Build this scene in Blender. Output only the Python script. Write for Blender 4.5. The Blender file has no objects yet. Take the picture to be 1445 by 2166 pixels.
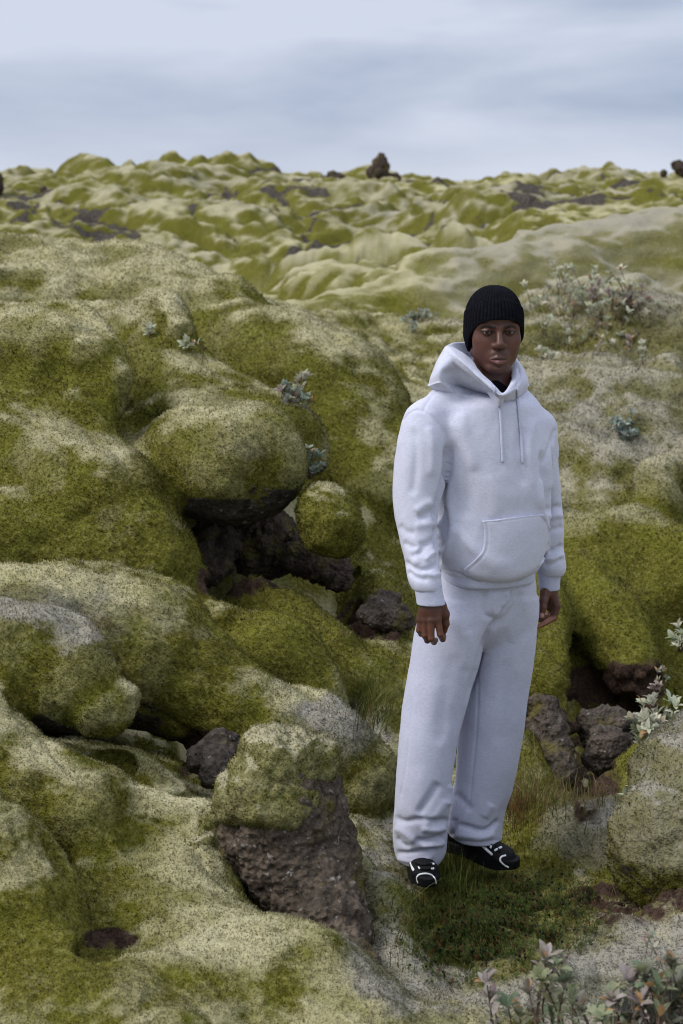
import bpy, math, random
import numpy as np
from mathutils import Vector, Matrix

SC = bpy.context.scene
COL = SC.collection
R = math.radians
rng = np.random.default_rng(7)
random.seed(7)

# ------------------------------------------------------------------ camera
CAM_H, PITCH, FPX = 1.95, R(10.4), 3008.3
CP, SP = math.cos(PITCH), math.sin(PITCH)
cam_d = bpy.data.cameras.new('camera')
cam = bpy.data.objects.new('camera', cam_d)
COL.objects.link(cam)
cam.location = (0, 0, CAM_H)
cam.rotation_euler = (R(90) - PITCH, 0, 0)
cam_d.sensor_fit = 'VERTICAL'
cam_d.sensor_height = 36
cam_d.lens = 50
cam_d.clip_start = 0.05
cam_d.clip_end = 3000
cam_d.dof.use_dof = True
cam_d.dof.focus_distance = 4.45
cam_d.dof.aperture_fstop = 4.0
SC.camera = cam

# ------------------------------------------------------------------ sky, overcast
SUN_EL, SUN_AZ = R(46), R(-104)      # azimuth from +Y clockwise; behind the camera to the left
world = bpy.data.worlds.new('World')
SC.world = world
world.use_nodes = True
nt = world.node_tree
nt.nodes.clear()
def N(tree, typ, **kw):
    n = tree.nodes.new(typ)
    for k, v in kw.items():
        setattr(n, k, v)
    return n
out = N(nt, 'ShaderNodeOutputWorld')
bg = N(nt, 'ShaderNodeBackground')
bg.inputs['Strength'].default_value = 0.082
sky = N(nt, 'ShaderNodeTexSky', sky_type='NISHITA', sun_disc=False)
sky.sun_elevation = SUN_EL
sky.sun_rotation = SUN_AZ
sky.dust_density = 2.0
tc = N(nt, 'ShaderNodeTexCoord')
sep = N(nt, 'ShaderNodeSeparateXYZ')
nt.links.new(tc.outputs['Generated'], sep.inputs[0])
# cloud deck: stretched noise in sky direction
mp = N(nt, 'ShaderNodeMapping')
mp.inputs['Scale'].default_value = (1.6, 1.6, 7.5)
mp.inputs['Location'].default_value = (0.35, 0.1, 0.15)
nt.links.new(tc.outputs['Generated'], mp.inputs[0])
no = N(nt, 'ShaderNodeTexNoise')
no.inputs['Scale'].default_value = 1.35
no.inputs['Detail'].default_value = 6
no.inputs['Roughness'].default_value = 0.5
no.inputs['Distortion'].default_value = 0.25
nt.links.new(mp.outputs[0], no.inputs['Vector'])
cr = N(nt, 'ShaderNodeValToRGB')
cr.color_ramp.elements[0].position = 0.40
cr.color_ramp.elements[0].color = (4.2, 5.05, 6.75, 1)
cr.color_ramp.elements[1].position = 0.60
cr.color_ramp.elements[1].color = (7.4, 8.0, 9.5, 1)
nt.links.new(no.outputs['Fac'], cr.inputs[0])
# pale band just above the horizon, and the brighter high overcast overhead
hz = N(nt, 'ShaderNodeMapRange', interpolation_type='SMOOTHSTEP')
hz.inputs[1].default_value = 0.10; hz.inputs[2].default_value = 0.035
hz.inputs[3].default_value = 0.0; hz.inputs[4].default_value = 0.8
nt.links.new(sep.outputs['Z'], hz.inputs[0])
m1 = N(nt, 'ShaderNodeMixRGB')
m1.inputs[2].default_value = (8.0, 8.5, 9.8, 1)
nt.links.new(hz.outputs[0], m1.inputs[0]); nt.links.new(cr.outputs[0], m1.inputs[1])
zen = N(nt, 'ShaderNodeMapRange', interpolation_type='SMOOTHSTEP')
zen.inputs[1].default_value = 0.28; zen.inputs[2].default_value = 0.85
zen.inputs[3].default_value = 0.0; zen.inputs[4].default_value = 1.0
nt.links.new(sep.outputs['Z'], zen.inputs[0])
m2 = N(nt, 'ShaderNodeMixRGB')
m2.inputs[2].default_value = (14.0, 14.8, 16.8, 1)
nt.links.new(zen.outputs[0], m2.inputs[0]); nt.links.new(m1.outputs[0], m2.inputs[1])
m3 = N(nt, 'ShaderNodeMixRGB')
m3.inputs[0].default_value = 0.93
nt.links.new(sky.outputs[0], m3.inputs[1]); nt.links.new(m2.outputs[0], m3.inputs[2])
nt.links.new(m3.outputs[0], bg.inputs['Color'])
nt.links.new(bg.outputs[0], out.inputs['Surface'])

# ------------------------------------------------------------------ sun behind thin cloud
sd = bpy.data.lights.new('sun', 'SUN')
sd.energy = 2.4
sd.angle = R(26)
sd.color = (1.0, 0.95, 0.88)
sun = bpy.data.objects.new('sun', sd)
COL.objects.link(sun)
_d = Vector((math.sin(SUN_AZ) * math.cos(SUN_EL), math.cos(SUN_AZ) * math.cos(SUN_EL), math.sin(SUN_EL)))
sun.rotation_euler = _d.to_track_quat('Z', 'Y').to_euler()
sun.location = (-6, -6, 12)

# ------------------------------------------------------------------ exposure
SC.view_settings.view_transform = 'Standard'
SC.view_settings.look = 'None'
SC.view_settings.exposure = 0.14
SC.view_settings.gamma = 1.0
SC.view_settings.use_curve_mapping = False
SC.render.engine = 'CYCLES'
SC.cycles.max_bounces = 5
SC.cycles.diffuse_bounces = 3
SC.cycles.glossy_bounces = 2
SC.cycles.transmission_bounces = 2
SC.cycles.use_denoising = True
SC.cycles.filter_width = 1.1

# ------------------------------------------------------------------ helpers
def W(px, py, Y):
    """photograph pixel (full size) + distance along the ground from the camera -> world point"""
    u = (px - 722.5) / FPX
    v = (1083.0 - py) / FPX
    t = Y / (CP + v * SP)
    return np.array((u * t, Y, CAM_H + t * (v * CP - SP)))
def PX(Y):
    return Y / FPX * 1.02
def to_pix(P):
    d = P - np.array((0, 0, CAM_H))
    f = d[:, 1] * CP - d[:, 2] * SP
    u = d[:, 1] * SP + d[:, 2] * CP
    return np.stack([722.5 + FPX * d[:, 0] / f, 1083 - FPX * u / f], 1)
def tag(o, label=None, cat=None, group=None, kind=None):
    if label: o['label'] = label
    if cat: o['category'] = cat
    if group: o['group'] = group
    if kind: o['kind'] = kind
    return o
def link(name, me, mat=None, parent=None):
    o = bpy.data.objects.new(name, me)
    COL.objects.link(o)
    if mat is not None and len(me.materials) == 0:
        for m in (mat if isinstance(mat, (list, tuple)) else [mat]):
            me.materials.append(m)
    if parent is not None:
        o.parent = parent
    return o
def empty(name, loc=(0, 0, 0)):
    o = bpy.data.objects.new(name, None)
    o.location = loc
    o.empty_display_size = 0.1
    COL.objects.link(o)
    return o
def mesh_np(name, V, quads=None, tris=None, smooth=True, attrs=None, colors=None, matidx=None, normals=None):
    """fast mesh from numpy arrays"""
    me = bpy.data.meshes.new(name)
    V = np.ascontiguousarray(V, np.float32)
    q = np.zeros((0, 4), np.int32) if quads is None else np.asarray(quads, np.int32)
    t = np.zeros((0, 3), np.int32) if tris is None else np.asarray(tris, np.int32)
    me.vertices.add(len(V))
    me.vertices.foreach_set('co', V.ravel())
    loops = np.concatenate([q.ravel(), t.ravel()]).astype(np.int32)
    me.loops.add(len(loops))
    me.loops.foreach_set('vertex_index', loops)
    n = len(q) + len(t)
    me.polygons.add(n)
    start = np.concatenate([np.arange(len(q)) * 4, len(q) * 4 + np.arange(len(t)) * 3]).astype(np.int32)
    me.polygons.foreach_set('loop_start', start)
    sm = np.full(n, bool(smooth))
    if smooth == 'quads':
        sm[:] = True; sm[len(q):] = False
    me.polygons.foreach_set('use_smooth', sm)
    if matidx is not None:
        me.polygons.foreach_set('material_index', np.asarray(matidx, np.int32))
    if colors:
        for k, c in colors.items():
            a = me.attributes.new(k, 'FLOAT_COLOR', 'POINT')
            c = np.asarray(c, np.float32)
            if c.shape[1] == 3:
                c = np.concatenate([c, np.ones((len(c), 1), np.float32)], 1)
            a.data.foreach_set('color', np.ascontiguousarray(c).ravel())
    if attrs:
        for k, c in attrs.items():
            a = me.attributes.new(k, 'FLOAT', 'POINT')
            a.data.foreach_set('value', np.ascontiguousarray(c, np.float32))
    if normals is not None:
        a = me.attributes.new('custom_normal', 'FLOAT_VECTOR', 'POINT')
        a.data.foreach_set('vector', np.ascontiguousarray(normals, np.float32).ravel())
    me.update(calc_edges=True)
    me.validate()
    return me
def vnormals(V, quads):
    a, b, c, d = (V[quads[:, i]] for i in range(4))
    fn = np.cross(c - a, d - b)
    nn = np.zeros_like(V)
    for i in range(4):
        for k in range(3):
            nn[:, k] += np.bincount(quads[:, i], weights=fn[:, k], minlength=len(V))
    return nn / np.maximum(np.linalg.norm(nn, axis=1, keepdims=True), 1e-12)
def smooth_mesh(V, quads, it=2, lam=0.5):
    n = len(V)
    e = np.concatenate([quads[:, [0, 1]], quads[:, [1, 2]], quads[:, [2, 3]], quads[:, [3, 0]]])
    e = np.concatenate([e, e[:, ::-1]])
    cnt = np.maximum(np.bincount(e[:, 0], minlength=n), 1)[:, None]
    for _ in range(it):
        s = np.stack([np.bincount(e[:, 0], weights=V[e[:, 1], k], minlength=n) for k in range(3)], 1)
        V = V + lam * (s / cnt - V)
    return V

# gradient noise, -1..1
_pt = np.random.default_rng(3).permutation(256)
_pt = np.concatenate([_pt, _pt, _pt]).astype(np.int32)
_g = np.random.default_rng(4).normal(size=(256, 3)); _g /= np.linalg.norm(_g, axis=1, keepdims=True)
_g = _g.astype(np.float32)
def pnoise(P):
    P = np.asarray(P, np.float32)
    I = np.floor(P).astype(np.int32)
    F = P - I
    I &= 255
    U = F * F * F * (F * (F * 6 - 15) + 10)
    res = 0
    for dx in (0, 1):
        wx = U[:, 0] if dx else 1 - U[:, 0]
        hx = _pt[I[:, 0] + dx]
        for dy in (0, 1):
            wy = U[:, 1] if dy else 1 - U[:, 1]
            hy = _pt[hx + I[:, 1] + dy]
            for dz in (0, 1):
                wz = U[:, 2] if dz else 1 - U[:, 2]
                g = _g[_pt[hy + I[:, 2] + dz]]
                res = res + wx * wy * wz * (g[:, 0] * (F[:, 0] - dx) + g[:, 1] * (F[:, 1] - dy) + g[:, 2] * (F[:, 2] - dz))
    return res * 1.5
def fbm(P, oct=4, lac=2.1, gain=0.5):
    s, a = 0, 1.0
    P = np.asarray(P, np.float32)
    for i in range(oct):
        s = s + a * pnoise(P + 17.3 * i)
        P = P * lac; a *= gain
    return s
def smoothstep(a, b, x):
    t = np.clip((x - a) / (b - a), 0, 1)
    return t * t * (3 - 2 * t)
def pillow(P, jit=0.8, seed=0):
    """rounded cushions with creases between them; P is (n,3), 0..1"""
    P = np.asarray(P, np.float32)
    I = np.floor(P).astype(np.int32)
    best = np.full(len(P), 9.0, np.float32); second = best.copy()
    for dx in (-1, 0, 1):
        for dy in (-1, 0, 1):
            for dz in (-1, 0, 1):
                c = I + np.array((dx, dy, dz), np.int32)
                h = _pt[(_pt[(_pt[(c[:, 0] + seed) & 255] + c[:, 1]) & 255] + c[:, 2]) & 255]
                f = c + 0.5 + jit * 0.5 * _g[h]
                d = ((P - f) ** 2).sum(1)
                second = np.minimum(second, np.maximum(best, d))
                best = np.minimum(best, d)
    e = np.sqrt(second) - np.sqrt(best)
    return np.sqrt(np.clip(e, 0, 1)) * (1 - 0.35 * np.sqrt(best))

# signed distance modelling on rectilinear grids
def smin(a, b, k):
    if k <= 0: return np.minimum(a, b)
    h = np.clip(0.5 + 0.5 * (b - a) / k, 0, 1)
    return b + (a - b) * h - k * h * (1 - h)
class Field:
    def __init__(s, xs, ys, zs):
        s.ax = [np.asarray(v, np.float32) for v in (xs, ys, zs)]
        s.F = np.full([len(v) for v in s.ax], 1.0, np.float32)
    def window(s, lo, hi):
        sl = []
        for i in range(3):
            a = np.searchsorted(s.ax[i], lo[i]); b = np.searchsorted(s.ax[i], hi[i])
            sl.append(slice(max(a - 1, 0), max(min(b + 1, len(s.ax[i])), 1)))
        return tuple(sl)
    def grid(s, sl):
        return (s.ax[0][sl[0]][:, None, None], s.ax[1][sl[1]][None, :, None], s.ax[2][sl[2]][None, None, :])
    def add(s, fn, lo, hi, k=0.0, sub=False):
        m = max(k, 0.004) * 1.5
        sl = s.window(np.asarray(lo) - m, np.asarray(hi) + m)
        if any(q.stop <= q.start for q in sl): return
        d = fn(*s.grid(sl)).astype(np.float32)
        if sub: s.F[sl] = -smin(-s.F[sl], d, k)
        else: s.F[sl] = smin(s.F[sl], d, k)
    def cone(s, a, b, r1, r2, k=0.0, sub=False, sq=None):
        a = np.asarray(a, float); b = np.asarray(b, float)
        ba = b - a; L = max(float(ba @ ba), 1e-12)
        def fn(x, y, z):
            px, py, pz = x - a[0], y - a[1], z - a[2]
            h = np.clip((px * ba[0] + py * ba[1] + pz * ba[2]) / L, 0, 1)
            dx, dy, dz = px - h * ba[0], py - h * ba[1], pz - h * ba[2]
            if sq is not None: dx, dy, dz = dx * sq[0], dy * sq[1], dz * sq[2]
            return np.sqrt(dx * dx + dy * dy + dz * dz) - (r1 + (r2 - r1) * h)
        rr = max(r1, r2) / (1 if sq is None else min(sq))
        s.add(fn, np.minimum(a, b) - rr, np.maximum(a, b) + rr, k, sub)
    def ell(s, c, r, k=0.0, sub=False, rot=None):
        c = np.asarray(c, float); r = np.asarray(r, float)
        M = None if rot is None else np.array(rot)
        def fn(x, y, z):
            px, py, pz = x - c[0], y - c[1], z - c[2]
            if M is not None:
                px, py, pz = (M[0, i] * px + M[1, i] * py + M[2, i] * pz for i in range(3))
            q = np.sqrt((px / r[0]) ** 2 + (py / r[1]) ** 2 + (pz / r[2]) ** 2)
            g = np.sqrt((px / r[0] ** 2) ** 2 + (py / r[1] ** 2) ** 2 + (pz / r[2] ** 2) ** 2)
            return q * (q - 1) / np.maximum(g, 1e-6)
        m = r if M is None else np.full(3, r.max())
        s.add(fn, c - m, c + m, k, sub)
    def mesh(s):
        F = s.F; ax = s.ax
        S = F < 0
        n0, n1, n2 = F.shape
        c = np.zeros((n0 - 1, n1 - 1, n2 - 1), np.int8)
        for i in (0, 1):
            for j in (0, 1):
                for k in (0, 1):
                    c += S[i:n0 - 1 + i, j:n1 - 1 + j, k:n2 - 1 + k]
        act = (c > 0) & (c < 8)
        I = np.argwhere(act)
        idx = np.full(act.shape, -1, np.int32)
        idx[act] = np.arange(len(I))
        acc = np.zeros((len(I), 3)); cnt = np.zeros(len(I))
        for axis in range(3):
            o1, o2 = [q for q in range(3) if q != axis]
            for a in (0, 1):
                for b in (0, 1):
                    A = I.copy(); A[:, o1] += a; A[:, o2] += b
                    B = A.copy(); B[:, axis] += 1
                    fa = F[A[:, 0], A[:, 1], A[:, 2]]; fb = F[B[:, 0], B[:, 1], B[:, 2]]
                    m = (fa < 0) != (fb < 0)
                    t = np.where(m, fa / np.where(m, fa - fb, 1), 0)
                    pa = np.stack([ax[q][A[:, q]] for q in range(3)], 1)
                    pb = np.stack([ax[q][B[:, q]] for q in range(3)], 1)
                    acc += np.where(m[:, None], pa + (pb - pa) * t[:, None], 0); cnt += m
        V = acc / np.maximum(cnt, 1)[:, None]
        Q = []
        for axis in range(3):
            o1, o2 = [(1, 2), (2, 0), (0, 1)][axis]
            sa = [slice(None)] * 3; sb = [slice(None)] * 3
            sa[axis] = slice(0, F.shape[axis] - 1); sb[axis] = slice(1, None)
            for o in (o1, o2):
                sa[o] = slice(1, F.shape[o] - 1); sb[o] = slice(1, F.shape[o] - 1)
            a = S[tuple(sa)]; b = S[tuple(sb)]
            for flip, m in ((False, a & ~b), (True, ~a & b)):
                E = np.argwhere(m)
                if not len(E): continue
                E[:, o1] += 1; E[:, o2] += 1
                def cell(d1, d2):
                    C = E.copy(); C[:, o1] += d1; C[:, o2] += d2
                    return idx[C[:, 0], C[:, 1], C[:, 2]]
                q = np.stack([cell(-1, -1), cell(0, -1), cell(0, 0), cell(-1, 0)], 1)
                Q.append(q[:, ::-1] if flip else q)
        Q = np.concatenate(Q) if Q else np.zeros((0, 4), int)
        Q = Q[(Q >= 0).all(1)]
        return V, Q
def catmull(P, m=8, closed=False):
    P = np.asarray(P, float); n = len(P); outp = []
    for i in range(n if closed else n - 1):
        p0, p1, p2, p3 = (P[j % n] if closed else P[min(max(j, 0), n - 1)] for j in (i - 1, i, i + 1, i + 2))
        for t in np.linspace(0, 1, m, endpoint=False):
            outp.append(0.5 * ((2 * p1) + (-p0 + p2) * t + (2 * p0 - 5 * p1 + 4 * p2 - p3) * t * t + (-p0 + 3 * p1 - 3 * p2 + p3) * t ** 3))
    if not closed: outp.append(P[-1])
    return np.array(outp)
# ------------------------------------------------------------------ materials
def new_mat(name, rough=0.8, spec=0.3):
    m = bpy.data.materials.new(name)
    m.use_nodes = True
    b = m.node_tree.nodes['Principled BSDF']
    b.inputs['Roughness'].default_value = rough
    b.inputs['Specular IOR Level'].default_value = spec
    return m, m.node_tree, b
def mix(t, fac, a, b, mode='MIX'):
    n = t.nodes.new('ShaderNodeMixRGB'); n.blend_type = mode
    for i, v in enumerate((fac, a, b)):
        if hasattr(v, 'links') or isinstance(v, bpy.types.NodeSocket): t.links.new(v, n.inputs[i])
        elif i == 0: n.inputs[0].default_value = v
        else: n.inputs[i].default_value = (*v, 1) if len(v) == 3 else v
    return n.outputs[0]
def noise(t, scale, detail=4, rough=0.55, vec=None, out='Fac'):
    n = t.nodes.new('ShaderNodeTexNoise')
    n.inputs['Scale'].default_value = scale; n.inputs['Detail'].default_value = detail
    n.inputs['Roughness'].default_value = rough
    if vec is not None: t.links.new(vec, n.inputs['Vector'])
    return n.outputs[out]
def ramp(t, fac, a, b, ca=(0, 0, 0), cb=(1, 1, 1)):
    n = t.nodes.new('ShaderNodeValToRGB')
    n.color_ramp.elements[0].position = a; n.color_ramp.elements[1].position = b
    n.color_ramp.elements[0].color = (*ca, 1); n.color_ramp.elements[1].color = (*cb, 1)
    t.links.new(fac, n.inputs[0])
    return n.outputs[0]
def math_(t, op, a, b=None, c=None, clamp=False):
    n = t.nodes.new('ShaderNodeMath'); n.operation = op; n.use_clamp = clamp
    for i, v in enumerate((a, b, c)):
        if v is None: continue
        if isinstance(v, (int, float)): n.inputs[i].default_value = v
        else: t.links.new(v, n.inputs[i])
    return n.outputs[0]
def bump(t, height, strength=0.5, dist=0.01, normal=None):
    n = t.nodes.new('ShaderNodeBump')
    n.inputs['Strength'].default_value = strength; n.inputs['Distance'].default_value = dist
    t.links.new(height, n.inputs['Height'])
    if normal is not None: t.links.new(normal, n.inputs['Normal'])
    return n.outputs[0]
def objvec(t):
    g = t.nodes.new('ShaderNodeNewGeometry')
    return g.outputs['Position']

GREEN, OLIVE, PALE, GREY = (0.108, 0.110, 0.014), (0.086, 0.078, 0.011), (0.385, 0.355, 0.195), (0.275, 0.257, 0.213)
def moss_material(name, tuft=False):
    m, t, b = new_mat(name, 0.95, 0.08)
    at = t.nodes.new('ShaderNodeAttribute'); at.attribute_name = 'mask'
    sp = t.nodes.new('ShaderNodeSeparateColor'); t.links.new(at.outputs['Color'], sp.inputs[0])
    pale, rock, soil, grey = sp.outputs[0], sp.outputs[1], sp.outputs[2], at.outputs['Alpha']
    P = objvec(t)
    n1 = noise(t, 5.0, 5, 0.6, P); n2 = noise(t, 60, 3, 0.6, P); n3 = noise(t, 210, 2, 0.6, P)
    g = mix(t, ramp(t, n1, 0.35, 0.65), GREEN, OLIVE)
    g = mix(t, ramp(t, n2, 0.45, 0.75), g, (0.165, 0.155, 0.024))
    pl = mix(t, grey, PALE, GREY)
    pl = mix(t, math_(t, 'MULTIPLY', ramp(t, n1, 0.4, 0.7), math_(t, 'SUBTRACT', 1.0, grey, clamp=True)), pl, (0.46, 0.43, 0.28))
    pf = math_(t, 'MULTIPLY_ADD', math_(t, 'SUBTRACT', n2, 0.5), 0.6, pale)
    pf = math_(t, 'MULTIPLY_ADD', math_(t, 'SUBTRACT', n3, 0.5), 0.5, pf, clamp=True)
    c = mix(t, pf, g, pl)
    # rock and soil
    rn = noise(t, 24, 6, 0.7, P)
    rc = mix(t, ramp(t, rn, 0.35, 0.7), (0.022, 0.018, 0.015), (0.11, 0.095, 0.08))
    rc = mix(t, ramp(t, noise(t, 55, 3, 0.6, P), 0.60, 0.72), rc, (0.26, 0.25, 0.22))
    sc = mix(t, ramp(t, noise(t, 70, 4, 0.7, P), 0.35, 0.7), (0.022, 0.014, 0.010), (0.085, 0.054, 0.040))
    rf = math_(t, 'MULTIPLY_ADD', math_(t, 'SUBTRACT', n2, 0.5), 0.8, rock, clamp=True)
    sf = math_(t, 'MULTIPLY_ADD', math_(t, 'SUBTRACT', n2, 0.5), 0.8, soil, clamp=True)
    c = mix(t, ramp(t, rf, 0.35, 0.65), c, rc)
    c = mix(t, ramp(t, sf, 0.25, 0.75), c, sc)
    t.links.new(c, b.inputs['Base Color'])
    if tuft:      # thin leaflets let light through
        c2 = mix(t, 1.0, c, (1.45, 1.45, 1.45), 'MULTIPLY')
        d1 = t.nodes.new('ShaderNodeBsdfDiffuse'); d2 = t.nodes.new('ShaderNodeBsdfTranslucent'); ms = t.nodes.new('ShaderNodeMixShader')
        t.links.new(c2, d1.inputs['Color']); t.links.new(c2, d2.inputs['Color'])
        ms.inputs[0].default_value = 0.42
        t.links.new(d1.outputs[0], ms.inputs[1]); t.links.new(d2.outputs[0], ms.inputs[2])
        t.links.new(ms.outputs[0], t.nodes['Material Output'].inputs['Surface'])
        return m
    h = math_(t, 'MULTIPLY_ADD', n3, 0.5, n2)
    n0 = bump(t, noise(t, 16, 4, 0.65, P), 0.6, 0.035)
    t.links.new(bump(t, h, 0.7, 0.014, n0), b.inputs['Normal'])
    return m
MOSS = moss_material('moss'); MOSSLEAF = moss_material('moss_leaflets', True)

def rock_material(name, dark=(0.022, 0.018, 0.018), light=(0.15, 0.125, 0.12), lichen=0.62):
    m, t, b = new_mat(name, 0.95, 0.1)
    P = objvec(t)
    n = noise(t, 18, 8, 0.72, P)
    c = mix(t, ramp(t, n, 0.36, 0.68), dark, light)
    c = mix(t, ramp(t, noise(t, 5, 5, 0.7, P), 0.42, 0.62), c, mix(t, 0.5, c, (0.11, 0.095, 0.075)))
    c = mix(t, ramp(t, noise(t, 42, 4, 0.65, P), lichen, lichen + 0.08), c, (0.27, 0.255, 0.235))
    c = mix(t, ramp(t, noise(t, 7, 4, 0.6, P), 0.55, 0.66), c, (0.125, 0.105, 0.035))
    t.links.new(c, b.inputs['Base Color'])
    v = t.nodes.new('ShaderNodeTexVoronoi'); v.inputs['Scale'].default_value = 55
    t.links.new(P, v.inputs['Vector'])
    h = math_(t, 'ADD', math_(t, 'MULTIPLY', n, 1.5), v.outputs['Distance'])
    t.links.new(bump(t, h, 0.9, 0.02), b.inputs['Normal'])
    return m
ROCK = rock_material('lava_rock', (0.022, 0.017, 0.015), (0.15, 0.12, 0.10))
STUMP = rock_material('stump_rock', (0.028, 0.021, 0.016), (0.195, 0.152, 0.115), 0.60)
DARKROCK = rock_material('dark_lava', (0.024, 0.017, 0.014), (0.105, 0.074, 0.058), 0.74)
# ------------------------------------------------------------------ terrain: one continuous ground sheet
GP = [(100,2166,2.75),(500,2166,2.85),(900,2166,3.1),(1300,2166,3.15),(-200,2100,2.9),(1600,2100,3.2),
 (1010,1850,4.4),(900,1885,4.25),(1050,1960,3.92),(1150,1835,4.42),(1250,1750,4.7),(1150,1690,5.0),(1000,1790,4.65),
 (1440,1900,3.85),(1600,1850,4.0),(1250,1980,3.75),(220,1960,3.42),(380,1790,3.85),(650,1950,3.75),(820,2000,3.75),
 (280,1600,4.35),(430,1600,4.55),(640,1660,4.6),(780,1640,4.9),(800,1530,5.2),(0,1600,4.2),(-200,1500,4.4),
 (850,1380,5.7),(845,1250,6.1),(800,1170,6.5),(560,1210,6.4),(450,1250,6.1),(700,1260,6.2),(600,1420,5.6),(430,1330,5.8),
 (240,920,6.9),(430,790,7.5),(620,840,7.5),(330,830,7.4),(450,880,7.0),(300,920,6.9),(0,1000,6.6),(-200,900,6.8),
 (0,640,8.6),(200,640,8.7),(350,640,8.8),(550,680,9.1),(0,515,11.3),(200,525,11.2),(400,590,10.6),(600,660,9.9),(-200,500,11.5),
 (760,800,9.2),(840,950,8.3),(700,1000,7.9),
 (0,600,14),(400,610,14),(-300,600,14),(700,605,14),(800,600,13.7),(640,545,16.5),(800,525,17),(300,560,16.5),(0,550,16.5),
 (0,480,20),(300,495,20),(500,485,20.5),(750,490,20),(0,425,24),(300,420,24.5),(600,425,24),(900,430,23),(1200,410,25),(1400,395,26),(-300,420,24),(1700,400,25),
 (0,365,33),(300,370,34),(600,362,33),(900,366,32),(1100,372,34),(1400,356,32),(-400,350,33),(1800,350,33),
 (0,390,50),(700,395,50),(1400,390,50),
 (1445,462,16),(1250,487,16),(1050,545,15.5),(880,600,13.8),(1445,600,12.5),(1250,640,11.5),(1050,690,11),(900,730,10.5),
 (1445,800,9.5),(1250,820,9.3),(1150,900,8.7),(1445,950,8.3),(1300,980,8.0),(1190,1040,7.6),(1445,1100,7.3),(1300,1140,7.2),
 (1440,1260,6.9),(1440,1430,6.5),(1650,1000,8),(1650,1400,6.5),(1600,1650,5.0),
 (900,1000,8.0),(900,1180,7.0),(1000,1300,6.6),(1050,1500,5.7),
 (1270,1620,5.9),(1210,1580,6.0),(1340,1500,6.3),(1150,1660,5.4),(1400,1640,5.3)]
_W = np.array([W(*g) for g in GP])
def _uv(x, y):
    return np.stack([x / np.maximum(y, 0.5) * 3.0, np.log(np.maximum(y, 0.5)) * 1.5], -1)
_C = _uv(_W[:, 0], _W[:, 1])
def _ker(a, b):
    r2 = ((a[:, None, :] - b[None]) ** 2).sum(-1) + 1e-9
    return r2 * np.log(r2) * 0.5
_n = len(_C)
_A = np.zeros((_n + 3, _n + 3))
_A[:_n, :_n] = _ker(_C, _C) + np.eye(_n) * 0.002
_A[:_n, _n:] = np.c_[np.ones(_n), _C]; _A[_n:, :_n] = _A[:_n, _n:].T
_ze = (_W[:, 2] - CAM_H) / _W[:, 1]          # tangent of elevation is smooth over the whole range
_w = np.linalg.solve(_A, np.r_[_ze, np.zeros(3)])
def base_h(x, y):
    x = np.asarray(x, float); y = np.asarray(y, float)
    sh = x.shape; x = x.ravel(); y = y.ravel()
    res = np.zeros(len(x))
    for i in range(0, len(x), 60000):
        q = _uv(x[i:i + 60000], y[i:i + 60000])
        res[i:i + 60000] = _ker(q, _C) @ _w[:_n] + np.c_[np.ones(len(q)), q] @ _w[_n:]
    return (CAM_H + res * np.maximum(y, 0.5)).reshape(sh)

def ground_relief(x, y, d):
    """hummocks of the lava field under its moss"""
    z0 = np.zeros_like(x)
    P = np.stack([x, y, z0], 1)
    wv = np.stack([pnoise(P * 0.5), pnoise(P * 0.5 + 31), z0], 1)
    far = smoothstep(10.5, 18, d); near = 1 - far
    h = far * 0.55 * fbm(P * 0.16 + 5, 3)
    P1 = P + 0.9 * wv
    rt = np.array(((0.8, 0.6, 0), (-0.6, 0.8, 0), (0, 0, 1)))
    big = 1.15 * pillow(P1 @ rt * np.array((0.21, 0.36, 1)), 0.9)
    mid = pillow((P1 + 0.3 * wv) @ rt * np.array((0.48, 0.80, 1)), 0.9, 5)
    sml = pillow((P + 0.35 * wv) * np.array((1.9, 2.3, 1)), 0.9, 11)
    h += far * (1.30 * (1 - 0.45 * smoothstep(22, 30, d)) * (big ** 1.6 - 0.4) * 0.85 + 0.42 * (mid ** 1.5 - 0.4) + 0.15 * (sml ** 1.5 - 0.4) + 0.10 * fbm(P * 2.2, 4))
    h += near * smoothstep(5.4, 7.2, d) * (0.24 * (mid - 0.5) + 0.15 * (sml - 0.5))
    wn = np.stack([pnoise(P * 2.2 + 3), pnoise(P * 2.2 + 40), z0], 1)
    tin = pillow((P + 0.12 * wn) * 4.6, 0.9, 3)
    h += near * (0.045 * (tin - 0.5) + 0.05 * fbm(P * 1.7, 3))
    h += near * 0.012 * fbm(P * 14, 3)
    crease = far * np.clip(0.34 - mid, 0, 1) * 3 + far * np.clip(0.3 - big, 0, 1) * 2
    return h, crease

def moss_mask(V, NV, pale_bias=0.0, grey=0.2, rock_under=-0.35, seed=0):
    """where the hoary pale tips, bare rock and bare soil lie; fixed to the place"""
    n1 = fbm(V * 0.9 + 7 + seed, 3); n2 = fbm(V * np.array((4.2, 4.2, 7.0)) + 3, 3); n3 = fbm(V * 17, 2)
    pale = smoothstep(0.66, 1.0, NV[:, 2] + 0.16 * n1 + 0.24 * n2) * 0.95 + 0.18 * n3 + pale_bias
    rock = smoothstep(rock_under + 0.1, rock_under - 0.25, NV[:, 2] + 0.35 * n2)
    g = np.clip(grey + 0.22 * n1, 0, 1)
    return np.stack([np.clip(pale, 0, 1), rock, np.zeros(len(V)), g], 1)

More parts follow.
